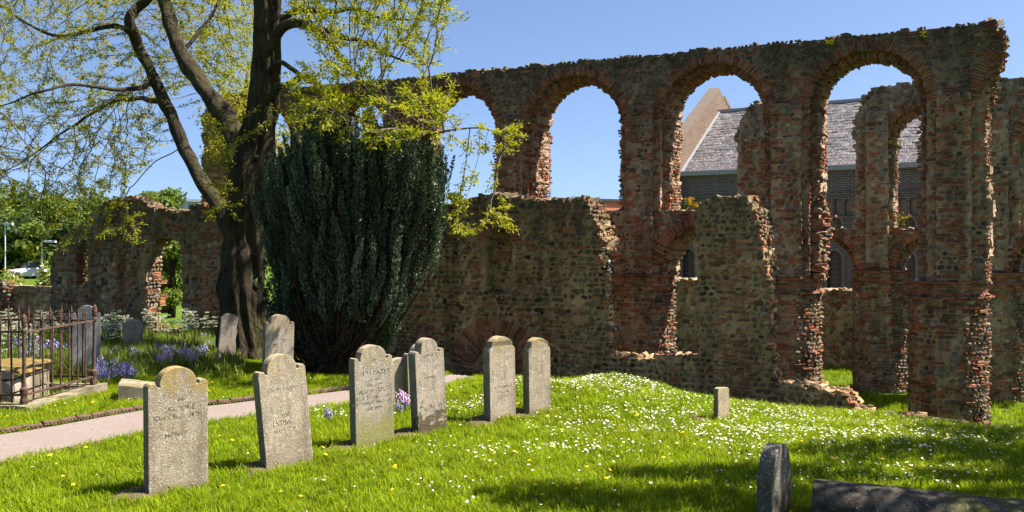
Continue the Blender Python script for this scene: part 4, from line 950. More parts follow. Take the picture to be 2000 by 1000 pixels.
# ------------------------------------------------------------------ trees in the distance
def far_tree(name, label, px, Y, ptop, wpx, mat, n=3500, leaf=.22, trunk=.25, group=None, zb=None, bare=.32, lobes=16):
    x = (px-1000)/F*Y; z0 = gz(x, Y) if zb is None else zb; zt = CH-(ptop-HZ)/F*Y; h = zt-z0; wd = wpx/F*Y/2
    th = thing(name, label, 'tree', (x, Y, z0), group); m = MB(); m.tube([(x,Y,z0-.3),(x+.1,Y,z0+h*.3),(x,Y,z0+h*.75)], [trunk*1.2,trunk,trunk*.3], 8)
    L = []
    for k in range(lobes):
        a = 2.4*k; q = math.sqrt((k+.5)/lobes); hh = random.uniform(bare+.08, .9); env = math.sin(PI*min(1,max(.08,(hh-bare)/(1-bare)*.85+.12)))**.6
        c = np.array([x+wd*.72*q*env*math.cos(a), Y+wd*.72*q*env*math.sin(a), z0+h*hh]); L.append((c, wd*random.uniform(.3,.5)))
        m.tube([(x,Y,z0+h*max(.15,hh-.35)), (np.array([x,Y,c[2]-.1*h])+c)/2, c], [trunk*.4,trunk*.25,trunk*.08], 5, False)
    m.build('trunk', M_BARK, th, True); VV = []; 
    per = n//lobes; VV, QQ, RR, b = [], [], [], 0
    for c, r in L:
        u = rand_dirs(per); q = rng.random(per)**(1/2.2); P = c+u*q[:,None]*r*np.array([1,1,.75]); V, Q, R = leaf_quads(P, rand_dirs(per), u+rng.normal(0,.5,(per,3)), leaf*rng.uniform(.6,1.2,per), leaf*.6*rng.uniform(.6,1.2,per), np.clip(random.random()*.5+rng.random(per)*.5,0,.999)); VV.append(V); QQ.append(Q+b); RR.append(R); b += len(V)
    o = mobj('crown', np.concatenate(VV), np.concatenate(QQ), mat, th, np.concatenate(RR)); o['kind'] = 'stuff'; return th
far_tree('tree', 'round green tree behind the left stump of wall, above its broken top', 318, 46, 352, 110, M_TREE, 4200, .22)
far_tree('tree', 'leafy tree with leaning dark trunk seen through the arched doorway', 334, 42, 430, 120, M_TREE, 5200, .2, .15, bare=.12)
GB = 'trees massed beyond the car park'
LB_ = ['mid green broad tree half cut by the left edge, beyond the car park','dark green tall tree just right of the left edge, beyond the car park','mid green tree behind the taller lamp post, beyond the car park','wide mid green tree above the left end of the stump wall','dark green tree behind the top slope of the stump wall','mid green tree left of the round tree behind the stump wall','darkest big tree at the far left edge, beyond the car park',
  'low dark tree right above the parked cars','low mid green tree above the bent lamp post','low dark tree touching the left shoulder of the stump wall','distant mid green tree beside the pale office block','distant mid green tree glimpsed behind the big forked trunk']
for k, (px, Y, top, wpx, mt) in enumerate([(-60,92,372,230,M_TREE),(40,98,360,210,M_DARKT),(100,92,385,170,M_TREE),(165,95,372,190,M_TREE),(225,98,380,170,M_DARKT),(285,104,392,160,M_TREE),(-150,100,350,240,M_DARKT),(10,84,420,150,M_DARKT),(70,83,436,120,M_TREE),(130,84,430,130,M_DARKT),(400,110,410,160,M_TREE),(480,112,400,170,M_TREE)]):
    far_tree('tree', LB_[k], px, Y, top, wpx, mt, 5200, .5, .3, GB, bare=.04, lobes=22)
for px, Y, top, wpx, lb in ((1072,120,377,34,'small pale tree top far off, left of the other above the broken wall'),(1122,118,371,44,'small green tree top far off, nearest the orange building'),(893,60,343,56,'green tree beyond the yew, through the fourth arch'),(560,38,215,120,'sunlit tree with pale young leaves behind the big trunk'),(478,26.5,60,190,'tall loose tree with pale yellow leaves, behind the forked trunk')):
    far_tree('tree', lb, px, Y, top, wpx, M_LEAFB if Y < 40 else M_TREE, 1500 if Y > 55 else 4200, .3 if Y > 55 else .11, .2, bare=.3, lobes=10 if Y > 55 else 26)
# tree on the right, outside the picture: its crown throws the broken shade on the lawn
sh = thing('shade_tree', 'leafy tree just outside the right edge, throwing broken shade on the lawn', 'tree', (11.5, 8.6, -.2))
hor = np.array([sdir.x, sdir.y])/sdir.z; VV, QQ, RR, b = [], [], [], 0; m = MB(); m.tube([(11.5,8.6,-.5),(11.4,8.6,2.5),(11,8.6,5.2)], [.4,.32,.22], 10)
for gx, gy, r, n in [(.2,7.9,.4,240),(.8,7.8,.42,280),(1.5,7.7,.5,340),(2.2,7.75,.5,340),(1.2,8.6,.3,170),(1.75,8.62,.34,200),(2.3,8.75,.3,150),(3.2,9.5,.45,240),(3.9,9.8,.5,300),(4.5,9.5,.5,300),(3.3,7.5,.6,460),(4.3,7.6,.8,700),(3.2,6.7,.9,800),(4.6,6.6,1.,900),(1.7,6.5,.7,520),(.3,6.75,.5,300),(2.2,8.5,.45,150),(2.9,8.7,.4,150),(4.9,9.0,.55,360),(5.4,9.6,.8,700),(4.5,10.0,.45,260),(5.2,10.9,.6,460),(6.3,10.6,1.,900),(6.3,12.2,.9,800),(5.2,12.2,.45,220),(7,9,1.2,1000),(7.5,13.5,1.2,800),(4.0,8.7,.3,110)]:
    h = max(2.2+.24*gy+r*.8+.6, 5.2)+random.uniform(0,.8); c = np.array([gx+hor[0]*h, gy+hor[1]*h, h]); n = int(n*1.45)
    u = rand_dirs(n); P = c+u*(rng.random(n)**.5)[:,None]*r*np.array([1.35,1.15,.6]); V, Q, R = leaf_quads(P, rand_dirs(n), rand_dirs(n)+np.array([0,0,.7]), rng.uniform(.10,.18,n), rng.uniform(.06,.1,n), rng.random(n)); VV.append(V); QQ.append(Q+b); RR.append(R); b += len(V)
    m.tube([(11.1,8.6,4.6), tuple((np.array([11,8.6,5.4])+c)/2), tuple(c)], [.1,.06,.02], 6, False)
m.build('trunk', M_BARK, sh, True); o = mobj('crown', np.concatenate(VV), np.concatenate(QQ), M_TREE, sh, np.concatenate(RR)); o['kind'] = 'stuff'
sh2 = thing('shade_tree', 'second tree added outside the right edge, crown shaped to shade the foot of the ruined walls', 'tree', (12.6, 15.2, -1.5))  # unseen tree added, its leaf lobes set to shade the lower wall ends
VV, QQ, RR, b = [], [], [], 0; m = MB(); m.tube([(12.6,15.2,-2.4),(12.4,15.2,2.5),(11.4,15.4,6)], [.45,.36,.22], 10); S3 = np.array(sdir)
for (tx, ty, tz_), d_, r, n in [((4.75,16.9,.9),9.6,.42,520),((4.75,16.9,.3),9.7,.45,560),((4.8,16.8,-.4),9.8,.5,600),((1.95,18.5,1.35),10.0,.42,520),((1.95,18.5,.6),10.1,.48,600),((1.95,18.5,-.1),10.,.5,600),((6.6,14.6,-1),8,.8,700),((7.2,16,-1.2),8,.9,700)]:
    c = np.array([tx,ty,tz_])+S3*d_; u = rand_dirs(n); P = c+u*(rng.random(n)**.45)[:,None]*r*np.array([1.15,1.5,.8]); V, Q, R = leaf_quads(P, rand_dirs(n), rand_dirs(n)+np.array([0,0,.7]), rng.uniform(.10,.18,n), rng.uniform(.06,.1,n), rng.random(n)); VV.append(V); QQ.append(Q+b); RR.append(R); b += len(V)
    m.tube([(11.6,15.4,5.6), tuple((np.array([11.4,15.4,6.6])+c)/2), tuple(c)], [.1,.06,.02], 6, False)
m.build('trunk', M_BARK, sh2, True); o = mobj('crown', np.concatenate(VV), np.concatenate(QQ), M_TREE, sh2, np.concatenate(RR)); o['kind'] = 'stuff'
# ------------------------------------------------------------------ gravestones
def stone_material(name, base, yellow=.5, green=.0, dark=.0, grey=.3, lowyellow=0., H=1.03):
    g = G(name); o = g.objco(); x, y, z = g.sep(o)
    c = g.ramp(g.noise(5, 5, .6, o), [(.3, tuple(v*.72 for v in base)), (.55, base), (.75, tuple(min(1, v*1.22) for v in base))])
    st = g.noise(1., 4, .6, g.scalev(o, (9,9,1.1))); c = g.mix(g.mr(st, .46, .66, 0, .75), c, tuple(v*.42 for v in base))                       # rain streaks
    c = g.mix(g.mr(g.noise(17, 5, .7, o), .54, .62, 0, .7), c, tuple(v*.55 for v in base)); c = g.mix(g.mr(g.noise(23, 4, .7, g.scalev(o, (1,1,.8))), .57, .63, 0, .65), c, (.47,.44,.37)); c = g.mix(g.mr(g.noise(13, 5, .7, g.scalev(o, (1.3,1,.5))), .56, .66, 0, .55), c, (.27,.18,.045)); c = g.mix(g.mr(g.noise(85, 3, .6, o), .56, .66, 0, .85), c, (.085,.08,.065)); c = g.mix(g.mr(g.noise(70, 2, .5, g.scalev(o, (1,1,1.1))), .60, .67, 0, .8), c, (.60,.58,.53))
    n = g.noise(6.5, 5, .62, o)
    c = g.mix(g.math('MULTIPLY', g.mr(g.math('ADD', n, g.mr(z, H*.55, H*1.0, -.22, .16)), .52, .60), yellow), c, g.ramp(g.noise(30, 3, .6, o), [(.35,(.33,.20,.018)),(.65,(.24,.18,.055))]))
    if lowyellow: c = g.mix(g.math('MULTIPLY', g.mr(g.math('ADD', n, g.mr(z, H*.28, 0, -.3, .14)), .5, .6), lowyellow), c, (.34,.25,.05))
    if green: c = g.mix(g.math('MULTIPLY', g.mr(g.math('ADD', g.noise(2.6, 4, .6, o), g.mr(z, H*.62, H*.05, -.35, .25)), .42, .6), green), c, g.ramp(g.noise(40, 3, .6, o), [(.35,(.16,.15,.035)),(.7,(.27,.25,.09))]))
    if dark: c = g.mix(g.math('MULTIPLY', g.mr(g.math('ADD', g.noise(11, 4, .65, o), g.mr(z, H*.62, H*.02, -.25, .24)), .55, .6), dark), c, g.ramp(g.noise(50, 3, .6, o), [(.4,(.07,.052,.03)),(.7,(.15,.12,.075))]))
    c = g.mix(g.mr(z, .10, .0, 0, .55), c, (.07,.07,.03))
    ge = g.nor(); tc = g.n.new('ShaderNodeTexCoord'); nx_, ny_, nz_ = g.sep(tc.outputs['Normal'])
    c = g.mix(g.mr(g.math('ABSOLUTE', nx_), .6, .95, 0, .55), c, (.075,.08,.055))      # dark grey-green tone on the narrow sides
    g.bump(g.math('ADD', g.noise(60, 5, .7, o), g.math('MULTIPLY', n, .8)), .55, .012)
    return g.done(c, .95, .12)
BUFF = (.325,.26,.18)
def prof_shoulder(w, h, rnd=.36, sh=.10, notch=.05):
    """round head between small scrolled shoulders"""
    hw = w/2; R = w*rnd; P = []; return prof_head(w, h, rnd, sh)
    P += [(-hw+.005,h-R-sh*.12),(-hw+notch*.6,h-R+.012),(-hw+notch*1.15,h-R+.008),(-hw+notch*1.6,h-R-.035)]
    R2 = hw-notch*1.75; n = 14
    for k in range(n+1): a = PI-PI*k/n; P.append((R2*math.cos(a), h-R*.97+R*.97*math.sin(a)**.92))
    P += [(hw-notch*1.6,h-R-.035),(hw-notch*1.15,h-R+.008),(hw-notch*.6,h-R+.012),(hw-.005,h-R-.12*sh),(hw,h-R-sh*.25),(hw,0)]
    return P
def prof_head(w, h, fa_, rise):
    hw = w/2; a = fa_*hw; zs = h-rise; P = [(-hw,0),(-hw,zs-.028)]; Rt = []
    for t, e in ((.03,-.012),(.18,.006),(.42,.012),(.66,.002),(.80,-.022),(1.0,-.026)): Rt.append((hw-(hw-a)*t, zs+e))
    P += [(-x, z) for x, z in Rt]
    for k in range(1, 18): q = PI-PI*k/18; P.append((a*math.cos(q), zs-.015+(rise+.015)*math.sin(q)**.85))
    return P+Rt[::-1]+[(hw,zs-.028),(hw,0)]
def prof_step(w, h):
    hw = w/2; P = [(-hw,0),(-hw,h-.24*w-.06),(-hw+.02,h-.24*w-.03),(-hw+.10*w,h-.24*w-.02),(-hw+.15*w,h-.24*w+.05)]
    for k in range(13): a = PI*.80-PI*.60*k/12; P.append((.46*w*math.cos(a), h-.46*w+.46*w*math.sin(a)))
    P += [(hw-.15*w,h-.24*w+.05),(hw-.10*w,h-.24*w-.02),(hw-.02,h-.24*w-.03),(hw,h-.24*w-.06),(hw,0)]; return P
def prof_round(w, h, k_=.28):
    hw = w/2; P = [(-hw,0),(-hw,h-w*k_)]
    for k in range(1,12): a = PI-PI*k/12; P.append((hw*math.cos(a), h-w*k_+w*k_*math.sin(a)))
    return P+[(hw,h-w*k_),(hw,0)]
def slab_mesh(name, P, th, mat, chip=.004, seed=0, bite=None):
    bm = bmesh.new(); P = [(x+chip*mnoise.noise((x*30, z*30, seed)), z) for x, z in P]
    f = bm.faces.new([bm.verts.new((x, 0, z)) for x, z in P]); f.normal_update()
    r = bmesh.ops.extrude_face_region(bm, geom=[f]); vs_ = [e for e in r['geom'] if isinstance(e, bmesh.types.BMVert)]
    for v in vs_: v.co.y += th
    bm.normal_update(); bmesh.ops.recalc_face_normals(bm, faces=bm.faces)
    eds = [e for e in bm.edges if e.is_manifold and e.calc_face_angle() > .9]
    bmesh.ops.bevel(bm, geom=eds, offset=.007, segments=2, affect='EDGES', profile=.6)
    me = bpy.data.meshes.new(name); bm.to_mesh(me); bm.free(); me.materials.append(mat)
    return me
def ink(name):
    g = G(name); o = g.objco(); g.done((.09,.075,.055), .95, .05)
    tr = g.n.new('ShaderNodeBsdfTransparent'); m = g.n.new('ShaderNodeMixShader'); g.l.new(g.mr(g.noise(30, 4, .65, g.pos()), .47, .56, 0, .9), m.inputs[0]); g.l.new(tr.outputs[0], m.inputs[1]); g.l.new(g.b.outputs[0], m.inputs[2]); g.l.new(m.outputs[0], g.n['Material Output'].inputs['Surface']); return g.m
M_INK = ink('weathered_lettering')
def letter(parent, s, x, z, size, bold=True):
    cu = bpy.data.curves.new('inscription', 'FONT'); cu.body = s; cu.size = size; cu.align_x = 'CENTER'; cu.space_character = 1.12; cu.extrude = .0004; cu.offset = size*.006 if bold else -size*.008; cu.materials.append(M_INK)
    to = bpy.data.objects.new('inscription', cu); COL.objects.link(to); me = bpy.data.meshes.new_from_object(to.evaluated_get(bpy.context.evaluated_depsgraph_get())); bpy.data.objects.remove(to); o = bpy.data.objects.new('inscription', me); COL.objects.link(o); o.parent = parent; o.location = (x, -.0012, z); o.rotation_euler = (PI/2, 0, 0); return o
SOIL = []
def gravestone(label, pl, pr, yb, yt, yaw, prof, mat, th=.10, lean=0., back=0., texts=(), group='weathered gravestones', name='gravestone', Y=None, soil=True, width=None, seed=0):
    b = ray_ground(pl, yb); 
    if Y is not None: b = Vector(((pl-1000)/F*Y, Y, gz((pl-1000)/F*Y, Y)))
    a = math.radians(yaw); c, s = math.cos(a), math.sin(a); r = (pr-1000)/F
    wd = width or (r*b.y-b.x)/(c-r*s); cx, cy = b.x+c*wd/2, b.y+s*wd/2; zb = gz(cx, cy)
    h = CH-(yt-HZ)/F*cy-zb
    o = bpy.data.objects.new(name, slab_mesh(name, [(x, z-.18 if z == 0 else z) for x, z in prof(wd, h)], th, mat, seed=seed)); COL.objects.link(o)
    o.location = (cx, cy, zb); o.rotation_euler = (Matrix.Rotation(a, 3, 'Z')@Matrix.Rotation(math.radians(lean), 3, 'Y')@Matrix.Rotation(math.radians(-back), 3, 'X')).to_euler()
    tag(o, label, 'gravestone', group, 'thing')
    for t in texts: letter(o, *t)
    if soil: SOIL.append((cx-.20-.1*c, cy-.02, wd*.72, .27))
    print(label[:40], 'w %.2f h %.2f Y %.1f' % (wd, h, cy)); return o
m1 = stone_material('headstone_lichened', BUFF, .6); m2 = stone_material('headstone_lichened_grey', (.34,.275,.195), .22, dark=.3)
m3 = stone_material('headstone_green_foot', (.325,.275,.21), .25, green=.85); m5 = stone_material('headstone_dark_foot', (.34,.28,.215), .15, dark=1.)
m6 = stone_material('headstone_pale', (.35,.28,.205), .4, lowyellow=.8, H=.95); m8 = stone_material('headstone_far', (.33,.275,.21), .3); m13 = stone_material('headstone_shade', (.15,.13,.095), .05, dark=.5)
gravestone('front left gravestone with yellow lichen on its round head, reading HENRY', 290, 407, 977, 717, 40, lambda w,h: prof_shoulder(w,h,.61,.13), m1, .12, -.3, 0,
    [('CAROLINE', 0, .70, .052), ('JOHN SENAMOT', .0, .635, .052), ('IN', .02, .775, .04), ('HENRY', -.02, .485, .056)], seed=1)
gravestone('gravestone leaning to the left with round head, reading LYDIA', 522, 613, 926, 690, 44, lambda w,h: prof_shoulder(w,h,.62,.135), m2, .11, -5.2, 1,
    [('JOHN COLE', -.02, .74, .05, False), ('ALSO', 0, .50, .035, False), ('LYDIA', -.05, .425, .062), ('DAUGHTER', -.03, .365, .042, False)], seed=2)
gravestone('gravestone reading JOHN ARTHY and LUCY, its lower half stained green', 696, 770, 884, 674, 41, lambda w,h: prof_shoulder(w,h,.68,.125), m3, .11, -1.6, 0,
    [('OF', 0, .885, .045), ('JOHN ARTHY', 0, .755, .062), ('WHO DIED', 0, .69, .03, False), ('AGED YEARS', 0, .645, .03, False), ('ALSO OF', -.09, .575, .042), ('LUCY', .1, .575, .066), ('WIFE OF THE ABOVE', 0, .51, .042), ('WHO DIED FEBRUARY 18', 0, .455, .042), ('AGED SIXTY', 0, .40, .034)], seed=3)
gravestone('small low gravestone just behind the green-stained JOHN ARTHY stone', 754, 794, 797, 699, 38, lambda w,h: prof_round(w,h,.42), m1, .09, 0, 0, width=.42, seed=4)
gravestone('gravestone with dark brown blotches over its lower half', 818, 874, 858, 660, 41, lambda w,h: prof_shoulder(w,h,.60,.135), m5, .13, -3.2, 0, [('SACRED', .02, .86, .045, False), ('MEMORY', 0, .62, .035, False)], seed=5)
gravestone('yellow-topped gravestone mostly hidden behind the dark-blotched one', 798, 848, 792, 668, 41, lambda w,h: prof_shoulder(w,h,.66,.13), m1, .10, -2, 0, soil=False, width=.56, seed=6)
s6 = gravestone('tall plain gravestone with a chipped left shoulder, left of a similar thinner one', 958, 1008, 833, 657, 41, prof_step, m6, .12, -1.2, 0, [('IN MEMORY OF', 0, .40, .036, False), ('WILLIAM', 0, .345, .04, False), ('AGED 40', 0, .29, .036, False)], seed=7)
gravestone('narrow plain gravestone with a pale scratch, at the right end of the row', 1034, 1076, 819, 660, 41, prof_step, stone_material('headstone_ochre', (.31,.25,.175), .5, lowyellow=.5, H=.95), .11, -.8, 0, seed=8)
gravestone('rear gravestone half hidden by the leaning one, at the foot of the yew', 516, 572, 730, 615, 36, lambda w,h: prof_shoulder(w,h,.66,.12), m8, .12, 1.5, 0, [('LOVING', 0, .75, .06, False), ('MEMORY', 0, .66, .05, False)], soil=False, Y=14.9, seed=9)
gravestone('tilted broken gravestone against the left of the big tree trunk', 424, 459, 710, 612, 30, lambda w,h: [(-w/2,0),(-w/2,h*.9),(-w*.42,h*.93),(-w*.30,h*.98),(-w*.05,h),(w*.25,h*.97),(w*.45,h*.9),(w*.40,h*.72),(w*.46,h*.66),(w*.40,h*.5),(w*.47,h*.36),(w*.5,h*.22),(w*.46,0)], m8, .10, 5.5, 0, soil=False, Y=18.0, seed=10)
gravestone('small round-topped gravestone among the cow parsley and bluebells', 239, 279, 688, 625, 22, lambda w,h: prof_round(w,h,.3), m8, .09, 0, 0, soil=False, Y=19.4, seed=11)
gravestone('large grey gravestone standing just behind the iron railings', 140, 195, 724, 597, 20, lambda w,h: prof_shoulder(w,h,.68,.13), stone_material('headstone_blue_grey', (.33,.325,.32), .15, H=1.2), .12, .6, 0, soil=False, Y=15.6, seed=12)
gravestone('small stub of stone standing alone in the daisies', 1403, 1425, 829, 757, 38, lambda w,h: [(-w/2,0),(-w/2,h*.90),(-w*.44,h*.97),(-w*.2,h),(w*.4,h*.985),(w/2,h*.93),(w/2,0)], stone_material('stub_stone', (.34,.27,.16), .3, H=.45), .07, 2.5, 3, seed=13)
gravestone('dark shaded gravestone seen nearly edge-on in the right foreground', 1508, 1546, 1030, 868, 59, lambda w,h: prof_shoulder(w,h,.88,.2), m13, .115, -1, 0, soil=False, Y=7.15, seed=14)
# low coped body stone beside it
cp0, cp1 = np.array([2.27,7.32]), np.array([4.15,6.62]); dv = (cp1-cp0)/np.linalg.norm(cp1-cp0); nv = np.array([-dv[1],dv[0]]); z0 = gz(*(cp0+cp1)/2)
mb = MB(); nL, nA = 34, 12; Lc = np.linalg.norm(cp1-cp0); zc = lambda s: z0+.325-.035*s/Lc
for i in range(nL+1):
    s = Lc*i/nL
    for k in range(nA+1):
        a = PI*k/nA; q = math.cos(a); hgt = .19*max(0, math.sin(a))**.75; pp = cp0+dv*s+nv*(.25*q); e = .012*mnoise.noise((s*5, k*.9, 2.))+.008*mnoise.noise((s*16, k*2.1, 6.))
        mb.v.append(np.array([pp[0], pp[1], (zc(s)-.19+hgt+e) if 0 < k < nA else z0-.25]))
for i in range(nL):
    for k in range(nA): b = i*(nA+1)+k; mb.q.append([b, b+nA+1, b+nA+2, b+1])
for k in range(1, nA): mb.t += [[0,k,k+1],[nL*(nA+1),nL*(nA+1)+k+1,nL*(nA+1)+k]]
g = G('coped_stone'); n = g.noise(7, 5, .62); c = g.ramp(n, [(.3,(.036,.03,.022)),(.5,(.072,.061,.045)),(.7,(.125,.11,.085))]); c = g.mix(g.mr(g.noise(22, 4), .55, .62, 0, .7), c, (.03,.026,.02))
px_ = g.sep(g.pos())[0]; c = g.mix(g.math('MULTIPLY', g.mr(g.noise(3.2, 4), .46, .56), g.mr(px_, 2.9, 3.3)), c, (.09,.085,.02)); c = g.mix(g.mr(g.noise(40, 3), .62, .68, 0, .8), c, (.28,.27,.24)); g.bump(g.noise(45, 5, .7), .8, .02)
tag(mb.build('coped_stone', g.done(c, .92, .15), None, True), 'low round-backed grave cover with moss, lying beside the edge-on dark gravestone', 'grave cover', None, 'thing')
# low ledger stone left of the path
def rough_box(name, c, hx, hy, hz, yaw, mat, parent=None, n=4, e=.012, slope=0.):
    bm = bmesh.new(); bmesh.ops.create_cube(bm, size=2); bmesh.ops.subdivide_edges(bm, edges=bm.edges, cuts=n, use_grid_fill=True); a = math.radians(yaw); ca_, sa_ = math.cos(a), math.sin(a)
    for v in bm.verts:
        p = v.co.copy(); k = max(abs(p.x), abs(p.y), abs(p.z)); q = Vector((p.x*hx, p.y*hy, p.z*hz-(slope*(p.x+1)*hx if p.z > 0 else 0))); q += Vector([e*mnoise.noise(tuple(q*7)+(0,)[:0]) for _ in (0,)]*3)*.6
        nn = e*mnoise.noise((q.x*9+c[0], q.y*9, q.z*9+c[2])); q.x += nn; q.y -= nn*.7; v.co = Vector((c[0]+q.x*ca_-q.y*sa_, c[1]+q.x*sa_+q.y*ca_, c[2]+q.z))
    me = bpy.data.meshes.new(name); bm.to_mesh(me); bm.free(); me.materials.append(mat); return put(bpy.data.objects.new(name, me), parent)
M_LEDG = masonry('ledger_stone', (.235,.195,.14), (5, 6), (1,1,1), .3, .6)
lp = ray_ground(217, 788); tag(rough_box('ledger_stone', (lp.x+.42, lp.y+.36, lp.z+.06), .42, .32, .19, 18, M_LEDG, slope=.16), 'low flat ledger stone on the grass verge, behind the front left gravestone', 'grave slab', None, 'thing')

lp = ray_ground(1352, 822); tag(rough_box('ledger_stone', (lp.x, lp.y, lp.z-.005), .24, .20, .045, 40, simple('brown_slab', (.15,.105,.07), .95, .4, 9, .1, .6)), 'flat brown slab sunk in the daisies, left of the small stub of stone', 'grave slab', None, 'thing')
# ------------------------------------------------------------------ iron railings round a tomb
g = G('rusty_iron'); n = g.noise(28, 4, .65); c = g.ramp(n, [(.32,(.03,.02,.017)),(.5,(.075,.04,.027)),(.66,(.125,.066,.04)),(.8,(.20,.15,.09))]); g.bump(n, .5, .006); M_IRON = g.done(c, .85, .3)
c0, c1 = np.array([-6.02,12.0]), np.array([-5.83,13.55]); lv = np.array([-2.5,.27]); CR = [c0, c1, c1+lv, c0+lv]; zf = gz(*c0)-.02; KH = .13
rail = thing('iron_railings', 'rusty spiked iron railings on a stone kerb round a low tomb', 'railings', (*c0, zf))
M_KERB = masonry('kerb_stone', (.23,.19,.135), (5,6), (1,1,1), .3, .85)
for i in range(4):
    a, b = CR[i], CR[(i+1)%4]; d = b-a; L = np.linalg.norm(d); m_ = (a+b)/2; ext = .14 if i%2 == 0 else -.12
    rough_box('kerb', (m_[0], m_[1], zf-.02), L/2+ext, .12+.001*i, KH, math.degrees(math.atan2(d[1], d[0])), M_KERB, rail, 6, .02)
def lathe(m, x, y, prof, n=8):
    b = len(m.v)
    for z, r in prof:
        for k in range(n): m.v.append(np.array([x+r*math.cos(2*PI*k/n), y+r*math.sin(2*PI*k/n), z]))
    for j in range(len(prof)-1):
        for k in range(n): m.q.append([b+j*n+k, b+j*n+(k+1)%n, b+(j+1)*n+(k+1)%n, b+(j+1)*n+k])
m = MB(); lathe(m, 0, 0, [(0,.0),(0,.05),(.06,.05),(.10,.038),(.15,.05),(.20,.052),(.22,.03),(.27,.022),(.88,.022),(.90,.034),(.93,.034),(.95,.018),(.97,.03),(1.03,.036),(1.09,.028),(1.12,.01),(1.125,.0)], 10); post_me = m.mesh('post', M_IRON)
m = MB(); lathe(m, 0, 0, [(.03,0),(.03,.0125),(.99,.0125),(1.01,.018),(1.03,.013),(1.10,.003),(1.105,0)], 6); bar_me = m.mesh('bar', M_IRON)
zk = zf+KH-.03
def inst(name, me, parent, loc, rz=0, sc=(1,1,1)):
    o = bpy.data.objects.new(name, me); COL.objects.link(o); o.parent = parent; o.matrix_parent_inverse = WM(parent).inverted(); o.location = loc; o.rotation_euler = (random.gauss(0,.006), random.gauss(0,.006), rz); o.scale = sc; return o
for i in range(4):
    a, b = CR[i], CR[(i+1)%4]; inst('post', post_me, rail, (*a, zk)); n = 7 if i%2 == 0 else 15
    for k in range(n): p = a+(b-a)*(k+1)/(n+1); inst('bar', bar_me, rail, (*p, zk+random.uniform(-.006,.006)), random.random(), (1,1,random.uniform(.985,1.01)))
    for zz in (zk+.12, zk+.90): m = MB(); m.box(((a[0]+b[0])/2, (a[1]+b[1])/2, zz+.001*i), np.linalg.norm(b-a)/2, .018, .012, tuple(np.append((b-a)/np.linalg.norm(b-a), 0)), tuple(np.append([-(b-a)[1], (b-a)[0]]/np.linalg.norm(b-a), 0))); m.build('rail', M_IRON, rail)
tomb = thing('tomb', 'low tomb of stacked mossy stone blocks inside the iron railings', 'tomb', (-7.2, 12.8, zf))
M_BLOCK = masonry('tomb_block', [(0,(.22,.18,.13)),(.4,(.17,.135,.09)),(.7,(.26,.22,.17))], (5,6), (1,1,1), .3, .9)
tx0, tx1, ty0, ty1 = -8.25, -6.32, 12.42, 13.2
for j, zz in enumerate((.10, .275, .43)):
    hz = .085 if j < 2 else .07
    for face in range(2):
        if face == 0: span, n = (tx0, tx1), 9
        else: span, n = (ty0+.13, ty1), 3
        for k in range(n):
            w_ = (span[1]-span[0])/n; c = span[0]+(k+.5)*w_+(w_*.2 if j%2 and k < n-1 else 0)*(face == 0)
            P = (c, ty0, zf+zz) if face == 0 else (tx1-.06, c, zf+zz)
            rough_box('block', P, (w_/2-.008) if face == 0 else .10, .11 if face == 0 else w_/2-.008, hz-.007, 0, M_BLOCK, tomb, 1, .02)
rough_box('core', ((tx0+tx1)/2, (ty0+ty1)/2+.06, zf+.2), (tx1-tx0)/2-.1, (ty1-ty0)/2-.05, .25, 0, M_BLOCK, tomb, 2)
mb = MB(); nx2, ny2 = 40, 18
for j in range(ny2+1):
    for i in range(nx2+1):
        x, y = tx0-.06+(tx1-tx0+.14)*i/nx2, ty0-.08+(ty1-ty0+.18)*j/ny2; e = min(i, nx2-i, j*1.2, (ny2-j)*1.2)/5; mb.v.append(np.array([x, y, zf+.49+.035*min(1,e)+.035*mnoise.noise((x*6,y*6,1))+.018*mnoise.noise((x*19,y*19,1))-(.05 if e == 0 else 0)]))
for j in range(ny2):
    for i in range(nx2): b = j*(nx2+1)+i; mb.q.append([b,b+1,b+nx2+2,b+nx2+1])
mb.build('moss_cap', simple('moss', (.15,.105,.035), .95, .5, 12, .1, .8), tomb)

# ------------------------------------------------------------------ path with rope-edged kerb
FAR = [(-150,880),(-60,868),(0,858),(100,841),(200,823),(280,808),(345,802),(410,799),(500,788),(600,776),(685,767),(745,757),(800,748),(868,738),(935,733)]
NEAR = [(-150,948),(-60,930),(0,915),(100,893),(200,872),(280,856),(345,845),(410,834),(500,819),(610,805),(690,794),(760,782),(820,770),(885,757),(950,742)]
fp = np.array([ray_ground(*p) for p in FAR]); npp = np.array([ray_ground(*p) for p in NEAR])
def resample(P, n):
    P = catmull(np.c_[P, np.zeros(len(P))], .1)[:,:3]; s = np.r_[0, np.cumsum(np.linalg.norm(np.diff(P, axis=0), axis=1))]; q = np.linspace(0, s[-1], n); return np.c_[[np.interp(q, s, P[:,k]) for k in range(3)]].T
NPT = 90; fpr, npr = resample(fp, NPT), resample(npp, NPT); mb = MB(); nw = 9
for i in range(NPT):
    for k in range(nw+1):
        t = k/nw; p = fpr[i]*(1-t)+npr[i]*t; p = p+(npr[i]-fpr[i])*(.03*mnoise.noise((i*.35, 1., k*.01)) if k == nw else 0); mb.v.append(np.array([p[0], p[1], gz(p[0], p[1])+.035+.006*mnoise.noise((p[0]*3,p[1]*3,0))-(.03 if k == nw else 0)]))
for i in range(NPT-1):
    for k in range(nw): b = i*(nw+1)+k; mb.q.append([b, b+nw+1, b+nw+2, b+1])
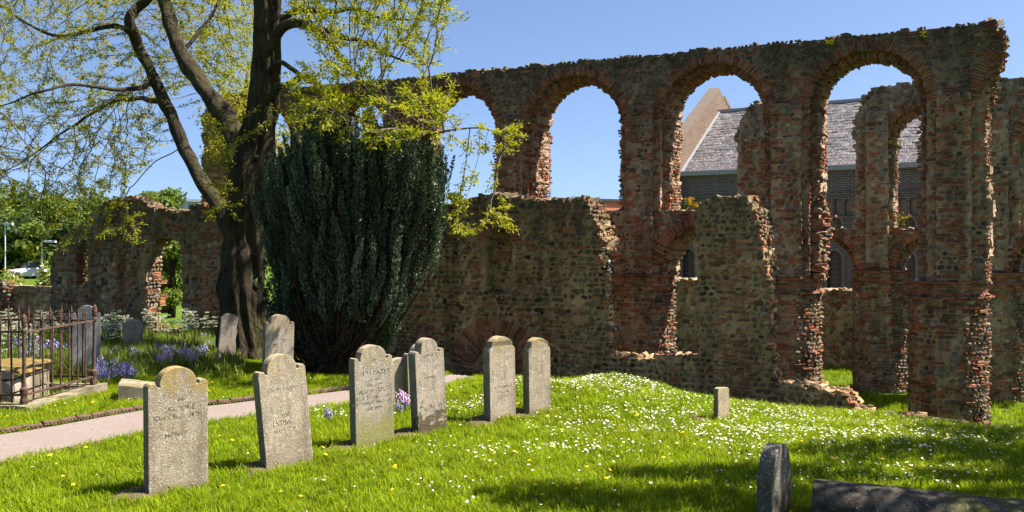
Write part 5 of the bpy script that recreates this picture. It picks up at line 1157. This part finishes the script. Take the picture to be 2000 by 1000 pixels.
g = G('path_gravel'); c = g.ramp(g.noise(70, 4, .75), [(.36,(.10,.078,.068)),(.5,(.205,.162,.142)),(.7,(.30,.255,.23))]); c = g.mix(g.mr(g.noise(24, 4, .7), .62, .68, 0, .7), c, (.085,.06,.04)); c = g.mix(g.mr(g.noise(1.6, 5, .65), .42, .66, 0, .75), c, (.19,.145,.12)); g.bump(g.noise(120, 3, .7), .5, .008)
path = mb.build('path', g.done(c, .95, .15)); tag(path, kind='structure')
g = G('terracotta_edging'); c = g.val(g.mix(1., (1,1,1), (.115,.075,.05), 'MULTIPLY'), g.noise(14, 4), .55, 1.4); M_EDG = g.done(c, .9, .15)
mt = MB(); nn, na = 13, 7
for i in range(nn):
    for k in range(na): a = 2*PI*k/na; r = .034*(1+.25*math.sin(a*2+i*2.2)); mt.v.append(np.array([(i/(nn-1)-.5), r*math.cos(a), r*math.sin(a)+.012]))
for i in range(nn-1):
    for k in range(na): mt.q.append([i*na+k, i*na+(k+1)%na, (i+1)*na+(k+1)%na, (i+1)*na+k])
edg = mt.mesh('edging_tile', M_EDG)
def lay_edging(P, L=.22, zo=.05):
    P = catmull(np.c_[P, np.zeros(len(P))], .05)[:,:3]; s = np.r_[0, np.cumsum(np.linalg.norm(np.diff(P, axis=0), axis=1))]
    for q in np.arange(.1, s[-1]-.1, L):
        a = [np.interp(q, s, P[:,k]) for k in range(2)]; b = [np.interp(q+L, s, P[:,k]) for k in range(2)]
        o = bpy.data.objects.new('edging_tile', edg); COL.objects.link(o); o.parent = path; c = ((a[0]+b[0])/2, (a[1]+b[1])/2); o.location = (*c, gz(*c)+zo+random.uniform(-.008,.008)); o.rotation_euler = (random.gauss(0,.08), random.gauss(0,.03)-math.atan2(gz(*b)-gz(*a), L), math.atan2(b[1]-a[1], b[0]-a[0])+random.gauss(0,.03)); o.scale = (L*.93, 1, 1)
lay_edging(fp[:11]+np.array([-.02,.06,0])); lay_edging(npp[:5]+np.array([.0,-.04,0]), .22, .015)
# bare soil by the stones
mb = MB()
for (x, y, rx, ry) in SOIL:
    b = len(mb.v); mb.v.append(np.array([x, y, gz(x, y)+.06]))
    for q in (.5, 1.):
        for k in range(18): a = 2*PI*k/18; r = q*(1+.3*mnoise.noise((x+math.cos(a), y+math.sin(a), 4.))); xx, yy = x+rx*r*math.cos(a)*.8-ry*r*math.sin(a)*.3, y+rx*r*math.cos(a)*.62+ry*r*math.sin(a); mb.v.append(np.array([xx, yy, gz(xx, yy)+(.055 if q < 1 else .01)]))
    for k in range(18): mb.t.append([b, b+1+k, b+1+(k+1)%18]); mb.q.append([b+1+k, b+19+k, b+19+(k+1)%18, b+1+(k+1)%18])
p = ray_ground(1330, 826); 
soil = mb.build('bare_soil', simple('soil', (.095,.068,.042), .97, .4, 14, .1, .8)); tag(soil, kind='structure')

# ------------------------------------------------------------------ car park behind the boundary wall
cw = thing('boundary_wall', 'long dull red brick wall beyond the parked cars', 'wall', tuple(Wp(40, 540, 78)))
m = MB(); bbox_px(m, -420, 150, 509, 545, 100, .4); m.build('wall', simple('dull_brick', (.10,.055,.045), .9, .3, 3), cw); m = MB(); bbox_px(m, -420, 150, 504, 509, 99.9, .6); m.build('coping', M_DK, cw)
def car(label, px, Y, yaw, col, mat):
    x = (px-1000)/F*Y; z = gz(x, Y); th = thing('parked_car', label, 'car', (x, Y, z), 'cars parked beyond the low brick wall'); a = math.radians(yaw); X = np.array([math.cos(a), math.sin(a), 0]); Yv = np.array([-math.sin(a), math.cos(a), 0]); O = np.array([x, Y, z])
    def loft(secs, m):  # sections along length: (s, half width, z low, z high)
        b = len(m.v)
        for s, hw, zl_, zh in secs:
            for yy, zz in ((-hw,zl_),(-hw*1.02,(zl_+zh)/2),(-hw*.86,zh),(hw*.86,zh),(hw*1.02,(zl_+zh)/2),(hw,zl_)): m.v.append(O+X*s+Yv*yy+np.array([0,0,zz]))
        for i in range(len(secs)-1):
            for k in range(6): m.q.append([b+i*6+k, b+i*6+(k+1)%6, b+i*6+6+(k+1)%6, b+i*6+6+k])
        m.t += [[b,b+k,b+k+1] for k in range(1,5)]+[[b+(len(secs)-1)*6,b+(len(secs)-1)*6+k+1,b+(len(secs)-1)*6+k] for k in range(1,5)]
    m = MB(); loft([(-2.1,.78,.35,.7),(-1.95,.85,.28,.88),(-1.2,.88,.25,.93),(.7,.88,.25,.93),(1.6,.86,.26,.82),(2.05,.78,.32,.62)], m); m.build('body', mat, th)
    m = MB(); loft([(-1.85,.72,.9,.93),(-1.25,.70,.9,1.40),(.0,.70,.9,1.44),(.45,.70,.9,1.38),(1.15,.74,.9,.93)], m); m.build('window', M_GLASS, th)
    m = MB(); loft([(-1.28,.66,1.37,1.44),(-.6,.67,1.42,1.48),(.1,.67,1.42,1.48),(.5,.66,1.36,1.42)], m); m.build('roof', mat, th)
    for sx in (-1.3, 1.35):
        for sy in (-.82, .82): m = MB(); c = O+X*sx+Yv*sy+np.array([0,0,.31]); m.tube([c-Yv*.1, c+Yv*.1], .31, 12); m.build('wheel', M_DK, th)
    for sy in (-.6, .6): m = MB(); m.box(tuple(O+X*2.02+Yv*sy+np.array([0,0,.62])), .06, .14, .07, tuple(X), tuple(Yv)); m.build('headlight', M_PALE, th)
M_CW = simple('white_car_paint', (.75,.76,.78), .25, .03, 3, .5); M_CS = simple('silver_car_paint', (.42,.44,.48), .25, .03, 3, .5)
car('white car parked nearest the far brick wall', 44, 88, 200, 0, M_CW); car('silver car parked between the bushes', 66, 82, 215, 0, M_CS); car('white car parked behind the pink-flowered bush', 12, 86, 200, 0, M_CW)
M_POLE = simple('lamp_pole', (.50,.53,.56), .5, .1)
for px, y1, y0, lb, arm in ((10,437,520,'tall slim lamp post nearest the left edge, by the trees',0),(82,472,520,'lamp post with a bent arm, close to the wall stump',1)):
    th = thing('lamp_post', lb, 'lamp post', tuple(Wp(px, y0+20, 74)), None); m = MB(); m.tube([Wp(px, y0+40, 74), Wp(px, y1, 74)], .045, 8); m.build('pole', M_POLE, th); m = MB(); m.tube([Wp(px, y1, 74), Wp(px+(18 if arm else 5), y1-1, 74)], .06, 6); m.build('arm', M_POLE, th); m = MB(); m.box(tuple(Wp(px+(18 if arm else 6), y1, 74)), .35, .14, .07); m.build('lamp_head', M_POLE, th)
def shrub(label, px, py, Y, hh, ww, n, mat, flowers=None, name='shrub'):
    c = Wp(px, py, Y); z = gz(c.x, Y); th = thing(name, label, 'shrub', (c.x, Y, z)); zt = c.z; u = rand_dirs(n); q = rng.random(n)**.4; ctr = np.array([c.x, Y, (z+zt)/2]); P = ctr+u*q[:,None]*np.array([ww, ww, (zt-z)/2*1.05])*(1+.25*np.array([mnoise.noise(tuple(v*2.4)) for v in u]))[:,None]
    V, Q, R = leaf_quads(P, rand_dirs(n), u+rng.normal(0,.5,(n,3)), rng.uniform(.07,.14,n)*hh, rng.uniform(.05,.09,n)*hh, rng.random(n)); o = mobj('foliage', V, Q, mat, th, R); o['kind'] = 'stuff'
    m = MB(); [m.tube([(c.x,Y,z-.1), tuple(ctr+np.array([a,0,0])), tuple(ctr+np.array([a*1.5,0,(zt-z)*.3]))], [.03,.02,.008], 5, False) for a in (-ww*.4, 0, ww*.4)]; m.build('stem', M_TWIG, th)
    if flowers:
        k = 26; u = rand_dirs(k); u[:,1] = -abs(u[:,1]); P = ctr+u*np.array([ww, ww, (zt-z)/2*1.05]); V, Q, R = leaf_quads(P, rand_dirs(k), u, np.full(k, .16*hh), np.full(k, .14*hh), rng.random(k)); o = mobj('blossom', V, Q, flowers, th, R); o['kind'] = 'stuff'
M_PINK = simple('pink_petal', (.75,.30,.22), .7, .3); M_WPET = simple('white_petal', (.7,.68,.62), .7, .1)
M_SHR = leaf_mat('bright_shrub_leaf', [(.11,.16,.02),(.19,.24,.03),(.25,.28,.05)], .4)
shrub('bright green bush with orange-pink blossom behind the brick wall', 16, 529, 40, 1.2, .75, 1800, M_SHR, M_PINK); shrub('leafy bush with white blossom against the stump of wall', 90, 512, 34, 1., .36, 1600, M_SHR, M_WPET)
def ivy(label, pts, fr, t, n, name='ivy'):
    P = np.array([fr.pt(*fr.uz(a, b, t), t) for a, b in pts]); th = thing(name, label, 'ivy', tuple(P[0])); m = MB(); m.tube(list(P), .006, 4); m.build('stem', M_TWIG, th); q = rng.random(n)*(len(P)-1); i = q.astype(int); C = P[i]+(P[np.minimum(i+1,len(P)-1)]-P[i])*(q-i)[:,None]+rng.normal(0,.04,(n,3))
    V, Q, R = leaf_quads(C, rand_dirs(n), np.array([[-.4,-.85,.4]])+rng.normal(0,.4,(n,3)), rng.uniform(.04,.07,n), rng.uniform(.035,.06,n), rng.random(n)); o = mobj('foliage', V, Q, M_SHR, th, R); o['kind'] = 'stuff'
ivy('bright green ivy strand hanging in the slit of the narrow window', [(961,470),(960,500),(962,530),(959,566)], fw, .12, 90)
# flowering plants rooted in the masonry
M_YPET = simple('yellow_petal', (.80,.55,.02), .6, .15)
def wallplant(label, px, py, fr, t, h, n=9):
    u, z = fr.uz(px, py, t); p = fr.pt(u, z, t); th = thing('wallflower', label, 'wild flower', tuple(p)); VV, F_, S_ = [], MB(), MB()
    lv_, dv_ = [], []
    for k in range(n):
        e = p+np.array([random.gauss(0,.45)*h, random.gauss(0,.25)*h, h*random.uniform(.55,1.05)]); S_.tube([p, (p+e)/2+np.array([0,0,.1*h]), e], [.006,.005,.003], 4, False)
        for q in range(5): c = e+rng.normal(0,.028,3); F_.box(tuple(c), .017, .017, .007)
        for q in range(7): lv_.append(p+(e-p)*random.uniform(.05,.8)+rng.normal(0,.02,3)); dv_.append(rng.normal(0,1,3)+np.array([0,0,.6]))
    S_.build('stem', M_SHR, th); fo = F_.build('blossom', M_YPET, th); fo['kind'] = 'stuff'; V, Q, R = leaf_quads(np.array(lv_), np.array(dv_), rand_dirs(len(lv_)), .075, .022, rng.random(len(lv_))); o = mobj('foliage', V, Q, M_SHR, th, R); o['kind'] = 'stuff'
wallplant('yellow wallflower on the gallery ledge, left of two on that ledge', 1337, 412, fa, .5, .30); wallplant('yellow wallflower tuft next to the moss-capped fragment', 1356, 410, fa, .35, .15, 6)
wallplant('yellow wallflower at the foot of the lit jamb in the far arcade', 1762, 440, ff, .3, .34, 10); wallplant('yellow wallflower sprouting high on the springing of the far arch', 1757, 292, ff, .2, .25, 7)
wallplant('yellow wallflower high on the spandrel between the two big arches', 1622, 93, fa, -.03, .14, 6); wallplant('small yellow wallflower on the far gallery ledge beside the sunlit pier', 1619, 444, ff, .3, .2, 5)
wallplant('bushy weed on the broken top corner at the right end of the arcade', 1936, 66, fa, .3, .28, 10); wallplant('yellow weed hanging on the arcade top, right of the first arch crown', 1805, 74, fa, .0, .1, 5)
# ------------------------------------------------------------------ grass, daisies and other small growth (scattered)
def scatter(name, temps, P, rot, scl, idx, label=None):
    me = bpy.data.meshes.new(name); me.vertices.add(len(P)); me.vertices.foreach_set('co', np.asarray(P, np.float32).ravel())
    for nm, ty, v in (('rot','FLOAT_VECTOR',rot),('scl','FLOAT',scl),('idx','INT',idx)):
        a = me.attributes.new(nm, ty, 'POINT'); a.data.foreach_set('vector' if ty == 'FLOAT_VECTOR' else 'value', np.asarray(v, np.int32 if ty == 'INT' else np.float32).ravel())
    o = bpy.data.objects.new(name, me); COL.objects.link(o); o['kind'] = 'stuff'
    ng = bpy.data.node_groups.new(name, 'GeometryNodeTree')
    for io in ('INPUT','OUTPUT'): ng.interface.new_socket('Geometry', in_out=io, socket_type='NodeSocketGeometry')
    N, L = ng.nodes, ng.links; gi, go, ip, jn = N.new('NodeGroupInput'), N.new('NodeGroupOutput'), N.new('GeometryNodeInstanceOnPoints'), N.new('GeometryNodeJoinGeometry')
    for t in temps:
        oi = N.new('GeometryNodeObjectInfo'); oi.inputs['Object'].default_value = t; oi.inputs['As Instance'].default_value = True; L.new(oi.outputs['Geometry'], jn.inputs[0])
    ip.inputs['Pick Instance'].default_value = True
    def att(nm, ty): q = N.new('GeometryNodeInputNamedAttribute'); q.data_type = ty; q.inputs['Name'].default_value = nm; return q.outputs[0]
    L.new(gi.outputs[0], ip.inputs['Points']); L.new(jn.outputs[0], ip.inputs['Instance']); L.new(att('rot','FLOAT_VECTOR'), ip.inputs['Rotation']); L.new(att('scl','FLOAT'), ip.inputs['Scale']); L.new(att('idx','INT'), ip.inputs['Instance Index']); L.new(ip.outputs[0], go.inputs[0])
    o.modifiers.new('scatter', 'NODES').node_group = ng; return o
g = G('grass_blade'); a = g.n.new('ShaderNodeAttribute'); a.attribute_name = 'rnd'; oi = g.n.new('ShaderNodeObjectInfo')
big = g.noise(.55, 3); k = g.math('FRACT', g.math('ADD', a.outputs['Fac'], g.math('MULTIPLY', oi.outputs['Random'], .35)))
c = g.ramp(k, [(0,(.10,.175,.004)),(.3,(.18,.28,.005)),(.6,(.245,.34,.006)),(.85,(.30,.36,.012)),(1,(.42,.39,.10))]); c = g.mix(g.mr(big, .4, .7, 0, .45), c, (.25,.29,.01)); c = g.val(c, g.noise(1.6, 4, .6), .6, 1.3); c = g.val(c, oi.outputs['Random'], .62, 1.3); g.done(c, .55, .15)
t = g.n.new('ShaderNodeBsdfTranslucent'); g.l.new(g.mix(1., c, (1.25,1.2,.5), 'MULTIPLY'), t.inputs[0]); mx = g.n.new('ShaderNodeMixShader'); mx.inputs[0].default_value = .5; g.l.new(g.b.outputs[0], mx.inputs[1]); g.l.new(t.outputs[0], mx.inputs[2]); g.l.new(mx.outputs[0], g.n['Material Output'].inputs['Surface']); M_GRASS = g.m
def tuft(n, h, spread, wid, r):
    V, Q, T, R = [], [], [], []
    for k in range(n):
        a = r.uniform(0, 2*PI); q = spread*math.sqrt(r.random()); b = np.array([q*math.cos(a), q*math.sin(a), -.01]); d = r.uniform(0, 2*PI); ln = r.uniform(.15, .75); hh = h*r.uniform(.55, 1.15); D = np.array([math.cos(d), math.sin(d), 0]); S_ = np.array([-D[1], D[0], 0])*wid*r.uniform(.7,1.3)
        p1 = b+D*hh*ln*.3+np.array([0,0,hh*.6]); p2 = b+D*hh*ln*.9+np.array([0,0,hh*(1-.25*ln)]); i = len(V); V += [b-S_, b+S_, p1+S_*.75, p1-S_*.75, p2]; Q.append([i,i+1,i+2,i+3]); T.append([i+3,i+2,i+4]); R += [r.random()]*5
    return V, Q, T, R
def temp(name, V, Q, T, R, mat): return bpy.data.objects.new(name, npmesh(name, V, Q, mat, R, tri=T))
rr_ = random.Random(3); TU = [temp('grass_tuft', *tuft(24, .044, .07, .0030, rr_), M_GRASS) for _ in range(4)]+[temp('grass_tuft', *tuft(16, .11, .06, .0036, rr_), M_GRASS) for _ in range(2)]
def on_path(P):
    poly = np.concatenate([fpr[:,:2], npr[::-1,:2]]); q = np.roll(poly, 1, 0); c = np.zeros(len(P), bool)
    for (x1, y1), (x2, y2) in zip(poly, q):
        if y1 != y2: c ^= ((y1 > P[:,1]) != (y2 > P[:,1]))&(P[:,0] < (x2-x1)*(P[:,1]-y1)/(y2-y1)+x1)
    return c
def in_soil(P):
    o = np.zeros(len(P), bool)
    for x, y, rx, ry in SOIL: dx, dy = P[:,0]-x, P[:,1]-y; u = dx*.8+dy*.6; v = -dx*.6+dy*.8; o |= (u/rx)**2+(v/ry)**2 < .75
    return o
def region(n, y0, y1, margin=1.28, pw=1.0):
    Y = y0+(y1-y0)*rng.random(n*2)**pw; X = (rng.random(n*2)-.5)*2*(.527*Y*margin+.8); ok = rng.random(n*2) < (.527*Y*margin+.8)/(.527*y1*margin+.8); P = np.c_[X, Y][ok]; return P[:n]
def grass_points():
    A = region(80000, 4.6, 11.2); B_ = region(84000, 11.0, 20.); C = region(30000, 19, 34)
    P = np.concatenate([A, B_, C]); P = P[~on_path(P)&~in_soil(P)]; tin = (P[:,0] > tx0-.05)&(P[:,0] < tx1+.05)&(P[:,1] > ty0-.05)&(P[:,1] < ty1+.1); return P[~tin]
P = grass_points(); Z = gz_np(P); n = len(P); big = np.array([mnoise.noise((x*.9, y*.9, 0)) for x, y in P]); tall = (rng.random(n) < np.clip(.01+.10*big, 0, 1))
edge = np.zeros(n, bool); c_ = (fpr+npr)/2
idx = np.where(tall, rng.integers(4, 6, n), rng.integers(0, 4, n)); scl = rng.uniform(.6, 1.2, n)*(1+.25*big)*np.where(P[:,1] > 11, 1.08, 1)*np.where(P[:,1] > 19, 1.5, 1)
rot = np.c_[rng.normal(0,.14,n), rng.normal(0,.14,n), rng.random(n)*2*PI]
scatter('grass', TU, np.c_[P, Z], rot, scl, idx)
# longer grass against the stones and walls
PP = []
for (x, y, rx, ry) in SOIL:
    for _ in range(26): a = rng.random()*2*PI; PP.append((x+.16+rx*.95*math.cos(a)*.8, y-.03+rx*.9*math.cos(a)*.6+ry*.9*math.sin(a)))
for _ in range(900): u = random.uniform(-13, 7); q = fw.pt(u, 0, random.uniform(-.35, -.02)); PP.append((q[0], q[1]))
for _ in range(700): i = random.randrange(NPT); q = npr[i]*random.uniform(.9,1.02)+fpr[i]*0 if False else npr[i]+(fpr[i]-npr[i])*random.uniform(-.08,.05); PP.append((q[0], q[1]))
for i in range(4):
    for _ in range(110): q = CR[i]+(CR[(i+1)%4]-CR[i])*rng.random()+rng.normal(0,.02,2)+np.array([(.0,-.2),(.22,0),(0,.2),(-.2,0)][i] if i != 0 else (.2,0)); PP.append(tuple(q))
PP = np.array(PP); n = len(PP); scatter('long_grass', TU[4:], np.c_[PP, gz_np(PP)], np.c_[rng.normal(0,.2,n), rng.normal(0,.2,n), rng.random(n)*2*PI], rng.uniform(.6,1.25,n), rng.integers(0,2,n))
# daisies and dandelions
M_DAIS = simple('daisy_petal', (.82,.81,.78), .6, .05); M_DCEN = simple('daisy_eye', (.75,.48,.03), .7, .1); M_STEM = M_GRASS
def flower(name, rad, h, petals, mat, cen=None, dome=.3):
    V, Q, T, mi = [(-.0015,0,0),(.0015,0,0),(.0015,0,h),(-.0015,0,h)], [[0,1,2,3]], [], []
    b = 4; V.append((0,0,h+rad*.12))
    for k in range(petals*2): a = PI*k/petals; r = rad*(1. if k%2 else .72); V.append((r*math.cos(a), r*math.sin(a), h+rad*(.05 if k%2 else .0)))
    T += [[b, b+1+k, b+1+(k+1)%(petals*2)] for k in range(petals*2)]
    if cen:
        e = len(V); V.append((0,0,h+rad*(.12+dome)))
        for k in range(7): V.append((rad*.40*math.cos(2*PI*k/7), rad*.40*math.sin(2*PI*k/7), h+rad*.17))
        T += [[e, e+1+k, e+1+(k+1)%7] for k in range(7)]
    me = npmesh(name, V, Q, None, [.3]*len(V), tri=T); me.materials.append(M_GRASS); me.materials.append(mat); me.materials.append(cen or mat)
    m = [0]+[1]*(petals*2)+([2]*7 if cen else []); me.polygons.foreach_set('material_index', np.array(m, np.int32)); return bpy.data.objects.new(name, me)
DA = [flower('daisy', .0125, .066, 9, M_DAIS, M_DCEN), flower('daisy', .011, .06, 8, M_DAIS, M_DCEN), flower('daisy', .0095, .062, 7, M_DAIS)]
DN = [flower('dandelion', .020, .075, 12, M_YPET, M_YPET, .4)]
def px_of(P): return 1000+F*P[:,0]/P[:,1], HZ+F*(CH-gz_np(P))/P[:,1]
P = region(130000, 5.2, 16.5, 1.12); P = P[~on_path(P)&~in_soil(P)]; px, py = px_of(P)
def blob(cx, cy, sx, sy, w): return w*np.exp(-((px-cx)/sx)**2-((py-cy)/sy)**2)
dn = blob(1330,830,240,32,.75)+blob(1150,752,140,14,.85)+blob(1080,885,150,10,.6)+blob(1600,850,190,22,.75)+blob(1480,880,120,25,.45)+blob(1800,880,180,22,.28)+blob(1750,930,240,26,.38)+blob(950,795,90,14,.55)+blob(640,815,40,10,.5)+blob(940,900,120,20,.25)+blob(830,960,260,40,.05)+blob(1250,770,160,16,.3)+blob(1880,860,150,20,.25)+blob(60,800,150,18,.07)+blob(1150,950,250,30,.06)+blob(1500,960,200,40,.06)+.006
cl = np.array([mnoise.noise((x*2.6, y*2.6, 3)) for x, y in P])*.5+np.array([mnoise.noise((x*7, y*7, 9)) for x, y in P])*.35
ok = rng.random(len(P)) < np.clip(dn*np.clip(.55+1.5*cl, 0, 2.2), 0, 1)*np.clip(P[:,1]/12, .5, 1.1)*1.05
P = P[ok]; n = len(P); print('daisies', n)
scatter('daisies', DA, np.c_[P, gz_np(P)+.005], np.c_[rng.normal(0,.3,n), rng.normal(0,.3,n)+.15, rng.random(n)*2*PI], rng.uniform(.8,1.25,n), rng.integers(0,3,n))
P = region(5200, 5.2, 16, 1.1); P = P[~on_path(P)]; px, py = px_of(P); dn = .05+blob(860,930,260,70,.18)+blob(1340,930,300,50,.16)+blob(1800,930,200,40,.12)+blob(440,770,60,20,.12)+blob(640,740,60,14,.1)+blob(200,960,200,60,.06)
P = P[rng.random(len(P)) < dn*.6]; n = len(P); print('dandelions', n)
scatter('dandelions', DN, np.c_[P, gz_np(P)+.01], np.c_[rng.normal(0,.25,n), rng.normal(0,.25,n), rng.random(n)*6], rng.uniform(.7,1.15,n), np.zeros(n, int))
# lush undergrowth at the left, between the tomb and the stump of wall
M_UND = leaf_mat('undergrowth_leaf', [(.07,.12,.015),(.13,.19,.02),(.20,.25,.03),(.26,.28,.07)], .45)
UN = [temp('leafy_tuft', *tuft(24, .34, .12, .010, rr_), M_UND) for _ in range(3)]
PP = []
while len(PP) < 2600:
    px, py = random.uniform(-180, 470), random.uniform(655, 745)
    if random.random() > math.exp(-max(0, py-705)**2/700)*(.35 if px > 300 and py > 700 else 1): continue
    q = ray_ground(px, py, 10, 30)
    if q is None or q.y > 24 or (-8.6 < q.x < -5.6 and 11.8 < q.y < 13.8): continue
    PP.append((q.x, q.y))
PP = np.array(PP); n = len(PP); scatter('undergrowth', UN, np.c_[PP, gz_np(PP)], np.c_[rng.normal(0,.2,n), rng.normal(0,.2,n), rng.random(n)*6.3], rng.uniform(.55,1.15,n), rng.integers(0,3,n))
M_BELL = simple('bluebell_petal', (.27,.245,.47), .6, .25); M_BPINK = simple('pink_bell_petal', (.68,.42,.62), .6, .15); M_UMB = simple('umbel_floret', (.60,.60,.42), .7, .1)
def bluebell_parts(r, mat, n=6):
    S_, B_ = MB(), MB(); L = []
    for k in range(n):
        a = r.uniform(0, 6.3); b = np.array([r.gauss(0,.06), r.gauss(0,.06), 0]); h = r.uniform(.24,.36); top = b+np.array([math.cos(a)*.06, math.sin(a)*.06, h]); S_.tube([b, b+(top-b)*.6+np.array([0,0,.02]), top], [.003,.003,.002], 4, False)
        for q in range(9): t = .5+.5*q/8; p = b+(top-b)*t; an = q*2.4; B_.tube([p+np.array([math.cos(an)*.012, math.sin(an)*.012, -.004]), p+np.array([math.cos(an)*.024, math.sin(an)*.024, -.03])], [.009,.014], 5, True)
    V, Q, T, R = tuft(16, .22, .08, .006, r); return S_.mesh('stem', M_UND), B_.mesh('blossom', mat), npmesh('foliage', V, Q, M_UND, R, tri=T)
def parsley_parts(r):
    S_, U = MB(), MB()
    for k in range(7):
        a = r.uniform(0, 6.3); h = r.uniform(.45,.75); top = np.array([math.cos(a)*.16*r.random(), math.sin(a)*.16*r.random(), h]); S_.tube([(0,0,0), top*.55, top], [.005,.004,.003], 4, False)
        for q in range(9):
            b = r.uniform(0, 6.3); e = top+np.array([math.cos(b)*.055, math.sin(b)*.055, .03+r.uniform(-.012,.012)]); S_.tube([top, e], .0015, 3, False)
            for _ in range(4): U.box(tuple(e+np.array([r.gauss(0,.011), r.gauss(0,.011), r.gauss(0,.004)])), .0042, .0042, .002)
    V, Q, T, R = tuft(40, .42, .16, .011, r); return S_.mesh('stem', M_UND), U.mesh('umbel', M_UMB), npmesh('foliage', V, Q, M_UND, R, tri=T)
BB = [bluebell_parts(rr_, M_BELL) for _ in range(3)]; BPK = bluebell_parts(rr_, M_BPINK, 6); CP = [parsley_parts(rr_) for _ in range(3)]
def plant(name, label, cat, parts, names, px, py, group, sc):
    q = ray_ground(px, py, 9, 30)
    if q is None: return
    th = thing(name, label, cat, tuple(q), group)
    for me, nm in zip(parts, names):
        o = bpy.data.objects.new(nm, me); COL.objects.link(o); o.parent = th
        if nm in ('umbel','blossom','foliage','stem'): o['kind'] = 'stuff'
    th.rotation_euler = (0, 0, random.uniform(0, 6.3)); th.scale = (sc,)*3
spots = [(206,752),(218,748),(232,750),(244,745),(198,741),(226,738),(212,733),(250,751),(188,747)]
for a, b in spots: plant('bluebell', 'clump of bluebells in flower beside the railings and the low ledger stone', 'bluebells', random.choice(BB), ('stem','blossom','foliage'), a+random.uniform(-5,5), b, 'bluebells by the railings', random.uniform(.75,1.05))
for k in range(24): plant('bluebell', 'bluebells in flower among tall green undergrowth at the foot of the stump wall', 'bluebells', random.choice(BB), ('stem','blossom','foliage'), random.uniform(195,435), random.uniform(676,716), 'bluebells in the undergrowth', random.uniform(.65,1.0))
for k in range(14): plant('bluebell', 'bluebells in flower behind the iron railings', 'bluebells', random.choice(BB), ('stem','blossom','foliage'), random.uniform(20,130), random.uniform(690,722), 'bluebells behind the railings', random.uniform(.9,1.3))
for a, b in ((640,828),(778,812),(795,806)): plant('bluebell', 'small clump of bluebells on the lawn between the front gravestones', 'bluebells', random.choice(BB), ('stem','blossom','foliage'), a, b, 'bluebells on the lawn', random.uniform(.45,.6))
for a, b in ((322,724),(362,716),(372,719),(188,728),(785,806)): plant('pink_bluebell', 'pink-flowered bells standing out among the blue ones', 'wild flower', BPK, ('stem','blossom','foliage'), a, b, 'pink bells', random.uniform(.8,1.1))
for k in range(80):
    px = random.choice((random.uniform(-60,140), random.uniform(195,250), random.uniform(280,415), random.uniform(-60,60))); plant('cow_parsley', 'cow parsley with creamy flower heads against the dark stump wall', 'cow parsley', random.choice(CP), ('stem','umbel','foliage'), px, random.uniform(672,700) if px > 60 else random.uniform(680,735), 'cow parsley under the old wall', random.uniform(.75,1.2))
# tufts on the arcade top
for px, py, lb in ((1052,126,'dry grass tuft on the arcade top, left of a taller one'),(1103,122,'tall dry grass tuft on the arcade top above the third arch'),(1032,128,'thin dry grass tuft furthest left on the arcade top')):
    u, z = fa.uz(px, py, .5); p = fa.pt(u, ZT+.0, .45); o = bpy.data.objects.new('grass_tuft', TU[4].data.copy()); COL.objects.link(o); o.location = p; o.scale = (2.2,)*3; o.data.materials[0] = M_UND; tag(o, lb, 'grass tuft', None, 'thing')
